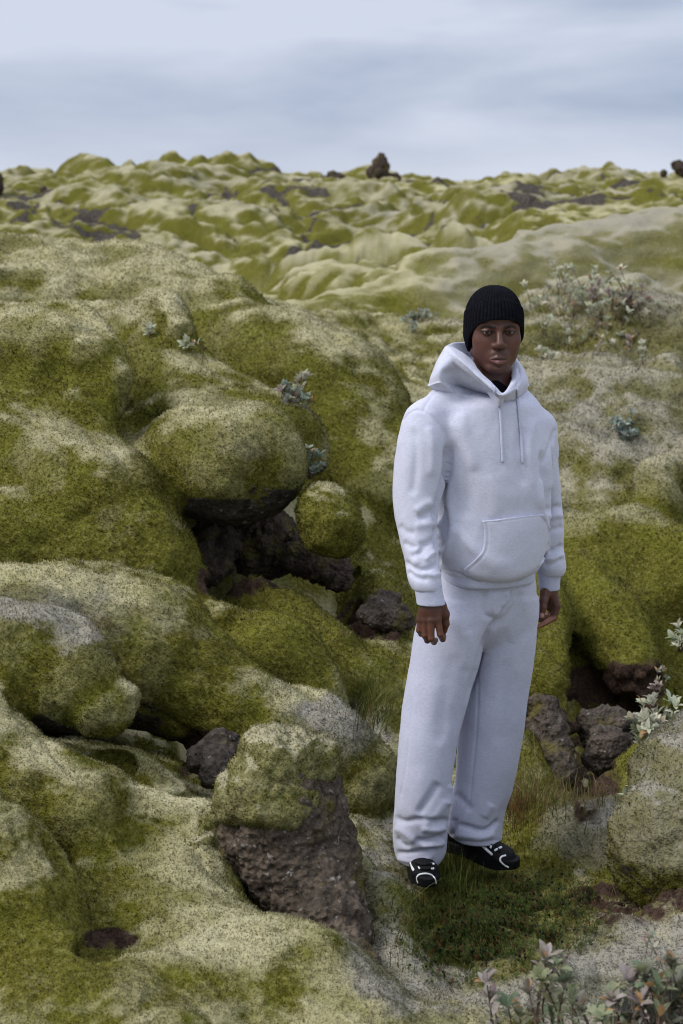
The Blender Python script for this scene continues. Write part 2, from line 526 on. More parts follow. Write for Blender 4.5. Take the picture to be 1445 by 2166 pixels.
def tufts(V, Q, mask, NV, dens=1.0, maxd=8.5, size=1.0, seed=1):
    """short moss shoots standing on a surface: single leaf-like triangles, denser and finer close by"""
    r = np.random.default_rng(seed)
    c = V[Q].mean(1); d = np.linalg.norm(c - np.array((0, 0, CAM_H)), axis=1)
    area = 0.5 * np.linalg.norm(np.cross(V[Q[:, 2]] - V[Q[:, 0]], V[Q[:, 3]] - V[Q[:, 1]]), axis=1)
    fn = NV[Q].mean(1)
    vw = ((np.array((0, 0, CAM_H)) - c) * fn).sum(1) / d
    px = to_pix(c)
    keep = (d < maxd) & (vw > -0.35) & (px[:, 0] > -260) & (px[:, 0] < 1700) & (px[:, 1] < 2450) & (c[:, 1] > 0.5)
    s = 0.0042 * size * np.clip(d / 4.2, 0.7, 2.6)         # shoot width in metres
    lam = dens * area / (s * s) * 0.60 * smoothstep(maxd, maxd - 2.0, d)
    mk = mask[Q].mean(1)
    lam = np.where(keep, lam, 0) * (1 - np.clip(mk[:, 1] * 1.6 - 0.3, 0, 1)) * (1 - np.clip(mk[:, 2] * 1.6 - 0.3, 0, 1))
    n = r.poisson(lam)
    f = np.repeat(np.arange(len(Q)), n)
    m = len(f)
    if m == 0: return np.zeros((0, 3)), np.zeros((0, 3), int), np.zeros((0, 4)), np.zeros((0, 3))
    a, b = r.random(m), r.random(m)
    q = V[Q[f]]
    p = (q[:, 0] * ((1 - a) * (1 - b))[:, None] + q[:, 1] * (a * (1 - b))[:, None] + q[:, 2] * (a * b)[:, None] + q[:, 3] * ((1 - a) * b)[:, None])
    nn = fn[f] / np.maximum(np.linalg.norm(fn[f], axis=1, keepdims=True), 1e-9)
    # shoots clump together: thin out in the gaps of a fine cell pattern
    up = nn * 0.75 + r.normal(size=(m, 3)) * 0.34 + np.array((0, 0, 0.2))
    up /= np.linalg.norm(up, axis=1, keepdims=True)
    side = np.cross(up, r.normal(size=(m, 3))); side /= np.maximum(np.linalg.norm(side, axis=1, keepdims=True), 1e-9)
    ss = s[f] * r.uniform(0.7, 1.35, m)
    cl = pnoise(p * 38) + 0.5 * pnoise(p * 9)
    L = ss * (1.25 + 0.9 * cl) * r.uniform(0.7, 1.4, m)
    L = np.maximum(L, ss * 0.5)
    T = np.empty((m, 3, 3))
    p0 = p - nn * (ss * 0.5)[:, None]
    T[:, 0] = p0 - side * (ss * 0.6)[:, None]; T[:, 1] = p0 + side * (ss * 0.6)[:, None]; T[:, 2] = p + up * L[:, None]
    mm = mk[f]
    C = np.repeat(mm[:, None, :], 3, 1)
    jit = r.normal(0, 0.15, m)
    C[:, :2, 0] = np.clip(C[:, :2, 0] * 0.75 - 0.08 + jit[:, None], 0, 1)
    C[:, 2, 0] = np.clip(C[:, 2, 0] * 1.05 + 0.16 + jit + 0.12 * cl, 0, 1)
    C[:, :, 1] = 0; C[:, :, 2] = 0
    ln = nn * 0.80 + up * 0.45 + r.normal(size=(m, 3)) * 0.10
    ln /= np.linalg.norm(ln, axis=1, keepdims=True)
    return T.reshape(-1, 3), np.arange(m * 3).reshape(-1, 3), C.reshape(-1, 4), np.repeat(ln, 3, 0)

def moss_object(name, V, Q, mask, mat, parent=None, dens=1.0, maxd=8.5, size=1.0, seed=1, origin=None):
    NV = vnormals(V, Q)
    TV, TT, TC, TN = tufts(V, Q, mask, NV, dens, maxd, size, seed)
    o = np.zeros(3) if origin is None else np.asarray(origin, float)
    me = mesh_np(name, np.concatenate([V, TV]) - o, Q, TT + len(V), smooth=True, matidx=np.repeat((0, 1), (len(Q), len(TT))),
                 colors={'mask': np.concatenate([mask, TC])}, normals=np.concatenate([NV, TN]) if len(TV) else None)
    ob = link(name, me, [mat, MOSSLEAF], parent)
    ob.location = o
    return ob


def ground_z(x, y):
    x = np.atleast_1d(np.asarray(x, float)).ravel(); y = np.atleast_1d(np.asarray(y, float)).ravel()
    d = np.hypot(x, y); a = np.abs(np.arctan2(x, y))
    yy = np.maximum(y, 0.3)
    lim = 0.62 * np.maximum(np.minimum(yy, 50), 1.9)
    h = base_h(np.clip(x, -lim, lim), np.clip(yy, 1.9, 50))
    side = smoothstep(R(32), R(60), a)
    h = h * (1 - side) + (0.15 + 0.03 * np.minimum(d, 60)) * side
    h = np.where(d > 50, h + (1.5 - h) * smoothstep(50, 400, d), h)
    rel, cre = ground_relief(x, y, np.minimum(d, 60))
    return h + rel, cre

NA, NY0, NY1 = 0.37, 2.35, 17.5            # the near lava flow: tangent of half width, nearest and farthest distance
def blobmask(V):
    px = to_pix(V)
    def blob(cx, cy, rx, ry, n=0.45):
        res = np.zeros(len(V))
        q = np.sqrt(((px[:, 0] - cx) / rx) ** 2 + ((px[:, 1] - cy) / ry) ** 2)
        m = np.nonzero((q < 2.1) & (V[:, 1] > 0.5))[0]
        if len(m): res[m] = smoothstep(1.2, 0.7, q[m] + n * fbm(V[m] * 5 + cx, 4))
        return res
    return blob
def place_masks(V, NV, mask, d):
    x, y = V[:, 0], V[:, 1]
    gw = smoothstep(0.4, 1.2, x) * smoothstep(7.2, 8.6, d) * smoothstep(19, 15, d)
    mask[:, 0] = np.clip(mask[:, 0] + (0.24 + 0.3 * fbm(V * np.array((1.2, 2.4, 5.0)), 4)) * gw, 0, 1); mask[:, 3] = np.clip(mask[:, 3] + 0.65 * gw, 0, 1)
    rg = smoothstep(0.35, 0.7, x) * smoothstep(8.2, 7.2, d) * smoothstep(4.7, 5.2, d)
    mask[:, 0] = np.clip(mask[:, 0] - 0.7 * rg, 0, 1)
    blob = blobmask(V); nz = fbm(V * 9, 3)
    for b in SOIL: mask[:, 2] = np.maximum(mask[:, 2], blob(*b) * (0.55 + 0.45 * smoothstep(0.85, 0.6, NV[:, 2] - 0.12 + 0.25 * nz)))
    for b in PALES: mask[:, 0] = np.clip(mask[:, 0] + b[4] * blob(*b[:4]), 0, 1)
    for b in GREYS: mask[:, 3] = np.clip(mask[:, 3] + blob(*b), 0, 1)
    for b in GRASSY:
        w = blob(*b); mask[:, 0] *= 1 - 0.85 * w; mask[:, 1] *= 1 - w
SOIL = [(640,1195,130,42),(225,1985,60,22),(790,1310,80,50),(475,1230,70,40),(1350,1905,140,55),(1250,1620,60,110),(1300,1480,110,80),(440,1600,60,55)]
GRASSY = [(1050,1930,240,130),(1000,1830,120,60)]
PALES = [(300,1590,130,60,-.6),(250,1890,110,80,-.5),(100,1250,330,60,.30),(420,1290,120,60,.3),(230,1290,200,60,.25),(470,1990,160,90,.22),(420,1850,110,120,.15),(820,1930,90,190,.35),(1250,2060,320,130,.7),(1270,1750,130,80,.5),(700,1540,110,60,.35),(520,930,90,50,.3),(90,980,60,90,.25),(300,1110,110,45,.3),(120,680,200,40,.3),(330,620,150,45,.3),(250,540,400,60,.3),
         (560,1180,300,150,-.6),(60,2010,150,130,-.5),(350,2080,260,60,-.4),(600,1330,220,110,-.4),(110,1100,230,120,-.15),(650,900,200,160,-.15),(430,1540,150,70,-.3)]
GREYS = [(1250,2080,350,150),(1270,1750,140,90),(820,1950,100,200),(60,1330,200,90),(700,1560,120,80)]
MOUNDS_NEAR = []

def build_terrain():
    az = np.concatenate([np.linspace(-180, -40, 24)[:-1], np.linspace(-40, -19, 50)[:-1], np.linspace(-19, 19, 420), np.linspace(19, 40, 50)[1:], np.linspace(40, 180, 24)[1:]])
    rr = np.concatenate([[0.25, 0.6, 1.0, 1.4], np.exp(np.linspace(math.log(1.8), math.log(19), 160)), np.exp(np.linspace(math.log(19), math.log(46), 420))[1:], np.exp(np.linspace(math.log(47), math.log(900), 30))])
    A, D = np.meshgrid(np.radians(az), rr, indexing='ij')
    x = (np.sin(A) * D).ravel(); y = (np.cos(A) * D).ravel(); d = D.ravel()
    h, cre = ground_z(x, y)
    a = np.abs(x) / np.maximum(y, 0.1)
    ins = smoothstep(NA, NA - 0.05, a) * smoothstep(NY0, NY0 + 0.25, y) * smoothstep(NY1, NY1 - 2.5, y)
    V = np.stack([x, y, h - 0.004 - 0.30 * ins], 1)
    na, nr = A.shape
    I = np.arange(na * nr).reshape(na, nr)
    Q = np.stack([I[:-1, :-1].ravel(), I[1:, :-1].ravel(), I[1:, 1:].ravel(), I[:-1, 1:].ravel()], 1)[:, ::-1]
    NV = vnormals(V, Q)
    if NV[:, 2].mean() < 0: Q = Q[:, ::-1]; NV = -NV
    # far moss: only the real tops are pale
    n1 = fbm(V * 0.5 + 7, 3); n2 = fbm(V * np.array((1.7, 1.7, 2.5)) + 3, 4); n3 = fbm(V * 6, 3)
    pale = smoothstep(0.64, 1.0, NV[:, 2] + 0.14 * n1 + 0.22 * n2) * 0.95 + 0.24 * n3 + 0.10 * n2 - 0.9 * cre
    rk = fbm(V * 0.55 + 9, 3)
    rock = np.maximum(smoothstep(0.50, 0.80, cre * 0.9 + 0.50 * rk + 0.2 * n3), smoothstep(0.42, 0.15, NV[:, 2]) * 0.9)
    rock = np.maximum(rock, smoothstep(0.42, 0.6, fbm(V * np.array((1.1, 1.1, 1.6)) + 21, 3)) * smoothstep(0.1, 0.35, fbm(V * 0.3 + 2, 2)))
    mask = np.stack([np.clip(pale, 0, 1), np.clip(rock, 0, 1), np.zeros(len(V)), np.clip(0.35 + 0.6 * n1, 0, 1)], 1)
    gw = smoothstep(0.5, 1.2, x) * smoothstep(7.2, 8.5, d) * smoothstep(20, 15, d)
    mask[:, 0] = np.clip(mask[:, 0] + 0.10 * gw, 0, 1); mask[:, 3] = np.clip(mask[:, 3] + 0.5 * gw, 0, 1)
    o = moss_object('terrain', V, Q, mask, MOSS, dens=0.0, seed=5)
    tag(o, kind='structure')
    return o
build_terrain()
# ------------------------------------------------------------------ mossy mounds and boulders
def lobes(chains, h, k):
    """chains: lists of (px, py, distance, radius in photo pixels) -> one blended closed surface"""
    segs = []
    for ch in chains:
        pts = [(W(a, b, Y), r * PX(Y)) for a, b, Y, r in ch]
        if len(pts) == 1: pts = pts * 2
        segs += list(zip(pts[:-1], pts[1:]))
    lo = np.min([np.minimum(a[0] - a[1], b[0] - b[1]) for a, b in segs], 0) - 0.06
    hi = np.max([np.maximum(a[0] + a[1], b[0] + b[1]) for a, b in segs], 0) + 0.06
    F = Field(*[np.arange(lo[i], hi[i] + h, h) for i in range(3)])
    for a, b in segs:
        F.cone(a[0], b[0], a[1], b[1], k)
    return F.mesh()


class FlowField(Field):
    """grid that follows the view distance: finer close to the road, coarser far away"""
    def __init__(s, a, l, e):
        super().__init__(a, l, e)
        s.Y = np.exp(s.ax[1])
    def window(s, lo, hi):
        Y0, Y1 = max(lo[1], 0.5), max(hi[1], 0.6)
        al = min(lo[0] / Y0, lo[0] / Y1); ah = max(hi[0] / Y0, hi[0] / Y1)
        el = min((lo[2] - CAM_H) / Y0, (lo[2] - CAM_H) / Y1); eh = max((hi[2] - CAM_H) / Y0, (hi[2] - CAM_H) / Y1)
        return super().window((al, math.log(Y0), el), (ah, math.log(Y1), eh))
    def grid(s, sl):
        y = s.Y[sl[1]][None, :, None]
        return s.ax[0][sl[0]][:, None, None] * y, y, CAM_H + s.ax[2][sl[2]][None, None, :] * y
    def chain(s, pts, k, sub=False):
        P = [(W(a, b, Y), r * PX(Y)) for a, b, Y, r in pts]
        if len(P) == 1: P = P * 2
        lo = np.min([p - r for p, r in P], 0); hi = np.max([p + r for p, r in P], 0)
        def fn(x, y, z):
            best = None
            for (a, r1), (b, r2) in zip(P[:-1], P[1:]):
                ba = b - a; L = max(float(ba @ ba), 1e-12)
                px, py, pz = x - a[0], y - a[1], z - a[2]
                h = np.clip((px * ba[0] + py * ba[1] + pz * ba[2]) / L, 0, 1)
                d = np.sqrt((px - h * ba[0]) ** 2 + (py - h * ba[1]) ** 2 + (pz - h * ba[2]) ** 2) - (r1 + (r2 - r1) * h)
                best = d if best is None else np.minimum(best, d)
            return best
        s.add(fn, lo, hi, k, sub)
    def layer(s, k, r, contour, inner):
        """a lobe: a rounded edge along its outline, filled back to the body behind it"""
        C = catmull(np.array(contour, float), 3)
        T = np.gradient(C[:, :2], axis=0); T /= np.linalg.norm(T, axis=1, keepdims=True)
        edge = [(W(c[0] - r * t[1], c[1] + r * t[0], c[2]), r * PX(c[2])) for c, t in zip(C, T)]
        body = [(W(a, b, Y), q * PX(Y)) for a, b, Y, q in inner]
        segs = list(zip(edge[:-1], edge[1:])) + list(zip(body[:-1], body[1:]))
        for e in edge:
            b = min(body, key=lambda q: np.linalg.norm(q[0] - e[0]))
            segs.append((e, (b[0], b[1] * .96)))
        allp = edge + body
        lo = np.min([p - q for p, q in allp], 0); hi = np.max([p + q for p, q in allp], 0)
        mg = max(k, .02) * 1.6
        sl = s.window(lo - mg, hi + mg)
        sub = FlowField(s.ax[0][sl[0]], s.ax[1][sl[1]], s.ax[2][sl[2]]); sub.F[:] = 9
        for (a, r1), (b, r2) in segs:
            w = sub.window(np.minimum(a - r1, b - r2) - mg, np.maximum(a + r1, b + r2) + mg)
            if any(q.stop <= q.start for q in w): continue
            x, y, z = sub.grid(w)
            ba = b - a; L = max(float(ba @ ba), 1e-12)
            px, py, pz = x - a[0], y - a[1], z - a[2]
            h = np.clip((px * ba[0] + py * ba[1] + pz * ba[2]) / L, 0, 1)
            d = np.sqrt((px - h * ba[0]) ** 2 + (py - h * ba[1]) ** 2 + (pz - h * ba[2]) ** 2) - (r1 + (r2 - r1) * h)
            sub.F[w] = smin(sub.F[w], d.astype(np.float32), .02)
        s.F[sl] = smin(s.F[sl], sub.F, k)
    def world(s, V):
        y = np.exp(V[:, 1])
        return np.stack([V[:, 0] * y, y, CAM_H + V[:, 2] * y], 1)

LAYERS = [  # blend, edge radius px, outline (px, py, distance), body spheres (px, py, distance, radius px)
 (.30, 50, [(-250,490,10),(-100,490,10),(0,488,10),(120,490,10),(220,505,9.9),(330,535,9.7),(450,575,9.4),(530,600,9.2),(600,640,9.1)],
   [(-250,700,10.1,190),(-60,700,10.1,190),(130,705,10.0,185),(320,750,9.6,175),(480,790,9.2,150),(600,810,9.0,140)]),
 (.08, 45, [(740,705,9.5),(790,740,9.3),(850,780,9.1),(900,825,8.9),(940,870,8.7)], [(720,820,9.4,80),(800,860,9.1,90),(890,920,8.7,90)]),
 (.08, 60, [(440,650,8.9),(500,630,8.9),(570,640,8.9),(650,655,8.8),(720,695,8.6),(780,755,8.4),(830,815,8.1),(866,870,7.9),(893,950,7.7),(890,1030,7.5)],
   [(480,790,8.9,130),(570,800,8.6,160),(680,890,8.25,180),(760,1000,7.8,140),(800,1060,7.5,95)]),
 (.06, 45, [(100,660,8.2),(200,635,8.0),(300,610,7.8),(370,618,7.6),(408,655,7.4),(425,700,7.28),(426,735,7.2),(470,762,7.1),(540,783,7.0),(610,820,6.9),(665,870,6.8),(694,920,6.72),(700,965,6.66)],
   [(150,780,8.0,120),(280,740,7.7,110),(340,770,7.4,100),(400,860,7.1,112),(480,905,6.9,118),(590,935,6.75,98)]),
 (.15, 50, [(285,930,6.4),(310,895,6.36),(350,866,6.3),(420,850,6.2),(500,858,6.1),(570,885,6.0),(615,925,5.95),(640,975,5.92),(638,1020,5.92),(610,1060,5.95),(560,1092,6.0),(500,1105,6.05)],
   [(350,975,6.4,95),(430,975,6.2,118),(510,982,6.02,124),(540,1010,6.0,85)]),
 (.06, 42, [(-250,622,6.95),(-100,622,6.92),(0,626,6.9),(100,632,6.85),(180,648,6.75),(240,690,6.6),(278,745,6.45),(293,790,6.35),(286,835,6.3),(268,876,6.28)],
   [(-250,840,7.0,190),(-80,840,6.95,195),(60,830,6.75,185),(130,790,6.6,125),(200,785,6.45,85),(228,815,6.33,52)]),
 (.06, 45, [(205,830,6.25),(240,895,6.18),(300,985,6.07),(360,1045,5.97),(393,1105,5.87),(424,1170,5.76),(432,1220,5.7),(420,1262,5.66)],
   [(-250,1020,6.7,190),(-60,1000,6.65,190),(60,960,6.5,180),(130,1020,6.25,165),(210,1090,6.0,160),(300,1160,5.82,108),(340,1205,5.72,80),(60,1180,5.9,170)]),
 (.05, 38, [(500,1248,6.05),(560,1226,6.0),(620,1250,5.9),(690,1300,5.8),(750,1355,5.7),(795,1400,5.6),(810,1450,5.55),(800,1490,5.5)],
   [(560,1300,6.0,62),(620,1330,5.85,75),(690,1400,5.72,88),(735,1460,5.55,68)]),
 (.05, 35, [(447,1325,5.6),(490,1292,5.58),(560,1286,5.52),(620,1310,5.46),(680,1368,5.4),(725,1430,5.35),(742,1492,5.3)],
   [(505,1392,5.55,88),(590,1405,5.45,105),(660,1475,5.35,80)]),
 (.06, 42, [(-250,1195,5.1),(-100,1195,5.1),(0,1200,5.1),(100,1195,5.1),(200,1190,5.15),(300,1210,5.2),(380,1245,5.2),(430,1300,5.15),(480,1370,5.1),(540,1428,5.05),(600,1455,5.0),(660,1462,4.95),(720,1490,4.9),(780,1545,4.85),(830,1610,4.8)],
   [(-250,1370,4.95,170),(-80,1370,4.95,170),(130,1370,4.95,165),(300,1380,5.0,150),(400,1440,4.98,118),(500,1510,4.9,92),(600,1560,4.85,92),(700,1595,4.82,92),(765,1655,4.77,70)]),
 (.05, 32, [(-150,1262,4.47),(-60,1262,4.45),(30,1262,4.45),(120,1275,4.4),(200,1310,4.35),(235,1370,4.3),(258,1430,4.25),(298,1458,4.2),(300,1490,4.19),(286,1525,4.18)],
   [(-150,1400,4.4,135),(-40,1400,4.38,138),(60,1405,4.33,138),(150,1440,4.26,112),(215,1500,4.2,75)]),
 (.05, 30, [(180,1587,4.3),(260,1575,4.3),(340,1610,4.25),(400,1655,4.2),(416,1690,4.15)], [(230,1650,4.28,60),(300,1665,4.22,62),(350,1700,4.15,58)]),
 (.05, 30, [(-150,1420,4.12),(-60,1440,4.1),(0,1462,4.08),(60,1525,4.05),(120,1570,4.02),(190,1605,4.0),(255,1630,3.97)],
   [(-150,1640,4.0,160),(-40,1650,3.98,160),(70,1690,3.9,125),(170,1735,3.82,105)]),
 (.05, 35, [(170,1618,3.97),(250,1642,3.93),(330,1666,3.9),(390,1710,3.88),(406,1760,3.86),(385,1805,3.85)], [(200,1715,3.95,80),(265,1735,3.92,85),(320,1750,3.88,75)]),
 (.04, 40, [(-150,1570,3.65),(-60,1600,3.6),(0,1640,3.55),(40,1700,3.5),(100,1760,3.45),(160,1820,3.4),(185,1890,3.35),(192,1960,3.3),(215,2040,3.25)],
   [(-150,1850,3.45,220),(-40,1870,3.4,200),(30,1950,3.25,165),(80,2060,3.12,140),(70,2240,2.9,190)]),
 (.05, 35, [(742,1750,4.12),(790,1798,4.1),(848,1850,4.05),(888,1892,3.98),(880,1940,3.85),(868,2000,3.7),(885,2070,3.52),(925,2140,3.38),(970,2200,3.28)],
   [(760,1830,4.02,50),(805,1890,3.92,60),(825,1985,3.72,60),(845,2090,3.5,75),(900,2200,3.3,75)]),
 (.10, 40, [(940,2140,3.22),(1010,2065,3.3),(1130,1975,3.5),(1250,1957,3.6),(1350,1930,3.7),(1450,1870,3.85),(1560,1830,3.95)],
   [(1000,2190,3.12,75),(1150,2110,3.28,105),(1310,2090,3.38,130),(1450,2060,3.48,165),(1620,2020,3.6,180)]),
 (.08, 45, [(1170,1040,7.6),(1230,1110,7.5),(1290,1220,7.2),(1340,1330,6.9),(1400,1395,6.7),(1425,1425,6.62),(1433,1465,6.55)],
   [(1140,1130,7.7,80),(1215,1210,7.3,98),(1290,1330,6.9,100),(1340,1420,6.6,70)]),
 (.06, 40, [(1140,1160,7.1),(1175,1225,6.9),(1205,1310,6.6),(1222,1400,6.35)], [(1120,1230,7.1,70),(1150,1320,6.7,70),(1165,1410,6.4,58)]),
 (.06, 38, [(1080,1340,6.15),(1150,1365,6.08),(1200,1430,6.0),(1225,1510,5.92),(1226,1552,5.88)], [(1090,1430,6.1,75),(1150,1460,6.0,62),(1180,1510,5.92,45)]),
 (.06, 45, [(1258,1700,5.0),(1300,1612,5.1),(1350,1552,5.2),(1430,1522,5.3),(1540,1500,5.45)], [(1325,1690,5.0,65),(1380,1640,5.15,88),(1480,1620,5.35,100)]),
 (.15, 40, [(560,640,12.8),(640,625,13),(720,610,13.2),(800,592,13.5),(850,580,13.7)], [(640,720,12.9,80),(760,715,13.1,100),(880,710,13.4,110)]),
 (.10, 34, [(826,625,13.6),(835,585,13.7),(870,552,13.8),(930,535,13.9),(1000,545,13.8)], [(890,600,13.9,52),(950,605,13.8,55)]),
 (.25, 45, [(900,545,13.9),(1000,530,13.9),(1100,492,14.3),(1180,476,14.6),(1250,478,14.8),(1330,456,15),(1400,449,15.2),(1550,444,15.4),(1700,444,15.6)],
   [(920,700,13.4,110),(1060,670,14,150),(1250,640,14.6,160),(1450,635,14.9,185),(1650,640,15,188)]),
]
FLOW = [  # (blend, chain of spheres)
 (.16, [(215,1835,3.74,62),(285,1880,3.66,66),(325,1960,3.5,62)]), (.14, [(170,1900,3.55,50),(235,1960,3.45,52)]),
 (.16, [(340,880,6.75,55),(420,900,6.6,75),(500,915,6.5,80),(560,940,6.45,70)]),
 (.06, [(315,885,6.95,42),(285,925,6.75,42),(262,935,6.5,24)]),
 (.08, [(440,1290,5.6,36),(470,1310,5.55,40)]), (.05, [(525,1215,6.1,34),(545,1250,6.0,40)]),
 (.20, [(350,2200,3.05,180),(610,2165,3.25,180),(720,2230,3.1,160),(880,2340,3.0,110)]),
 (.16, [(610,2150,3.25,165),(470,2060,3.4,130),(415,1920,3.6,95),(440,1810,3.78,66),(455,1750,3.88,48)]),
 (.15, [(1200,1790,4.75,75),(1270,1780,4.6,85),(1350,1800,4.5,80)]),
 (.12, [(1070,1620,5.6,90),(1130,1690,5.3,70)]),
 (.25, [(1330,1180,7.4,90),(1450,1230,7.2,110),(1600,1250,7.2,130)]),
 (.20, [(1200,960,8.6,70),(1300,1000,8.2,60)]), (.20, [(1250,850,9.6,75),(1400,880,9.4,85),(1550,900,9.3,85)]), (.20, [(1000,760,10.6,60),(1120,740,10.9,70)]),
 (.25, [(1330,700,10.8,80),(1480,720,10.7,90)]), (.15, [(1385,1020,7.75,46),(1400,1060,7.65,50)]), (.15, [(1440,1000,7.9,46)]),
]
CARVE = [(560,1185,6.2,70),(470,1200,6.0,52),(640,1200,6.1,55),(720,1240,6.0,46),(230,1610,4.22,34),(300,1600,4.4,34),(430,1600,4.5,40),(490,1580,4.62,32),
 (1265,1570,5.85,52),(1240,1650,5.8,42),(1225,1500,5.95,36),(1330,1480,6.2,40),(1430,1470,6.4,46),(1340,1905,3.95,46),(1410,1885,3.95,56)]
def build_flow():
    g = 0.0027
    F = FlowField(np.arange(-NA, NA + g, g), np.arange(math.log(NY0), math.log(NY1), g * 1.35), np.arange(-0.68, 0.075, g))
    na, nl, ne = F.F.shape
    y = F.Y[None, :] + np.zeros((na, 1)); x = F.ax[0][:, None] * y
    h = ground_z(x, y)[0].reshape(na, nl).astype(np.float32)
    dd = np.hypot(x, y)
    hs = 0.30 * smoothstep(4.3, 5.2, dd) * smoothstep(9.5, 7.8, dd) * smoothstep(0.15, -0.1, x) + 0.22 * smoothstep(4.9, 5.6, dd) * smoothstep(8.6, 7.4, dd) * smoothstep(0.35, 0.7, x)
    hs += 0.05 * smoothstep(-.15, -.3, x) * smoothstep(4.5, 4.2, dd) * smoothstep(2.9, 3.2, dd)
    h = h - hs
    F.F[:] = (CAM_H + F.ax[2][None, None, :] * F.Y[None, :, None] - h[:, :, None]) * 0.8
    for k, r, c, b in LAYERS: F.layer(k, r, c, b)
    for k, ch in FLOW: F.chain(ch, k)
    for px, py, Y, r in CARVE: F.ell(W(px, py, Y), np.array((1.15, 1.3, .85)) * r * PX(Y), .05, True)
    V, Q = F.mesh()
    V = F.world(V)
    V = smooth_mesh(V, Q, 2)
    NV = vnormals(V, Q)
    if (NV[:, 2]).mean() < 0: Q = Q[:, ::-1]; NV = -NV
    NM = smooth_mesh(NV, Q, 6, 0.6)
    conv = ((V - smooth_mesh(V, Q, 26, 0.6)) * NM).sum(1) / np.clip(np.linalg.norm(V - np.array((0, 0, CAM_H)), axis=1) / 4.5, .7, 2.5)
    d = np.linalg.norm(V - np.array((0, 0, CAM_H)), axis=1)
    # cushions and long folds that run down the slope to the right
    wv = np.stack([fbm(V * 1.3, 2), fbm(V * 1.3 + 50, 2), fbm(V * 1.3 + 90, 2)], 1)
    u = np.array((.74, -.55, -.38)); u /= np.linalg.norm(u); b = np.cross(u, (0, 0, 1.)); b /= np.linalg.norm(b); c = np.cross(b, u)
    RT = np.stack([u, b, c], 1)
    P = (V + 0.28 * wv) @ RT
    far = smoothstep(6.0, 9.0, d)
    disp = 0.040 * (pillow(P * np.array((0.75, 1.9, 1.9)), 0.9, 2) - 0.55)
    disp += 0.015 * (pillow((V + 0.12 * wv) @ RT * np.array((2.0, 4.2, 4.2)), 0.9, 7) - 0.5)
    disp += 0.050 * fbm(V * 1.15 + 3, 3) + far * 0.05 * fbm(V * 2.2, 4)
    disp += 0.007 * fbm(V * 11, 3) + 0.004 * fbm(V * 28, 2)
    sl = np.zeros(len(V)); bl = blobmask(V)
    for q in SOIL: sl = np.maximum(sl, bl(*q))
    disp += sl * (0.05 * fbm(V * 6, 3) + 0.045 * (pillow(V * 9, .95, 4) - .5))
    V = V + NV * disp[:, None]
    NV = vnormals(V, Q)
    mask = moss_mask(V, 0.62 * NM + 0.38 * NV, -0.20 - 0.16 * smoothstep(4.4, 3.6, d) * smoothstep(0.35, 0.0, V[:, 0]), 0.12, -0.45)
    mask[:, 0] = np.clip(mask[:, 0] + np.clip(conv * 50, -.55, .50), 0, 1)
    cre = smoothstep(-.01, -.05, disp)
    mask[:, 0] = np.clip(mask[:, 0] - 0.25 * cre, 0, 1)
    place_masks(V, NV, mask, d)
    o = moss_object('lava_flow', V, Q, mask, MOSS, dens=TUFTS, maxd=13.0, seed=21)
    tag(o, kind='structure')
    return V, Q, d
TUFTS = 1.0
FV, FQ, FD = build_flow()

def mound(name, chains, label, cat='boulder', h=None, k=None, pale=0.0, grey=0.25, under=-0.45, rough=1.0, group=None, dens=1.0, maxd=8.5, seed=0, soil=(), rock=(), size=1.0):
    Y = np.mean([p[2] for c in chains for p in c]); r = np.mean([p[3] for c in chains for p in c])
    rm = r * PX(Y)
    V, Q = lobes(chains, h or max(0.0026 * Y, 0.008), rm * 0.6 if k is None else k)
    V = smooth_mesh(V, Q, 2)
    NV = vnormals(V, Q)
    wv = np.stack([fbm(V * 1.7 + seed, 2), fbm(V * 1.7 + 50 + seed, 2), fbm(V * 1.7 + 90 + seed, 2)], 1)
    s = max(rm, 0.12)
    d = 0.14 * s * fbm(V / s * 0.6 + seed, 3) + 0.10 * s * (pillow((V + 0.3 * s * wv) / s * np.array((.8, .8, .5)) + seed, 0.9, seed) - 0.55) * rough
    d += 0.010 * fbm(V * 13, 3) + 0.005 * fbm(V * 28, 2)
    V = V + NV * d[:, None]
    NV = vnormals(V, Q)
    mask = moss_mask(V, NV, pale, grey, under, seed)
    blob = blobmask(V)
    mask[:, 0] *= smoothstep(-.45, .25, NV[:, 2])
    for b in soil: mask[:, 2] = np.maximum(mask[:, 2], blob(*b))
    for b in rock: mask[:, 1] = np.maximum(mask[:, 1], blob(*b))
    o = moss_object(name, V, Q, mask, MOSS, dens=dens * TUFTS, maxd=maxd, seed=seed + 11, size=size,
                    origin=np.array((V[:, 0].mean(), V[:, 1].mean(), V[:, 2].min())))
    tag(o, label, cat, group)
    return o
mound('mossy_boulder', [[(1490,1750,4.05,212),(1440,1790,4.0,160)],[(1560,1700,4.3,220)]], 'big rounded boulder under dense grey moss at the right edge', pale=0.42, grey=1.0, seed=6, rough=0.5, under=-0.55)
mound('mossy_boulder', [[(692,1086,5.85,66),(704,1116,5.8,66)]], 'smaller ball of green moss hanging right of the large bulge', pale=-0.12, grey=0.3, seed=21, rough=0.7, under=-0.9)

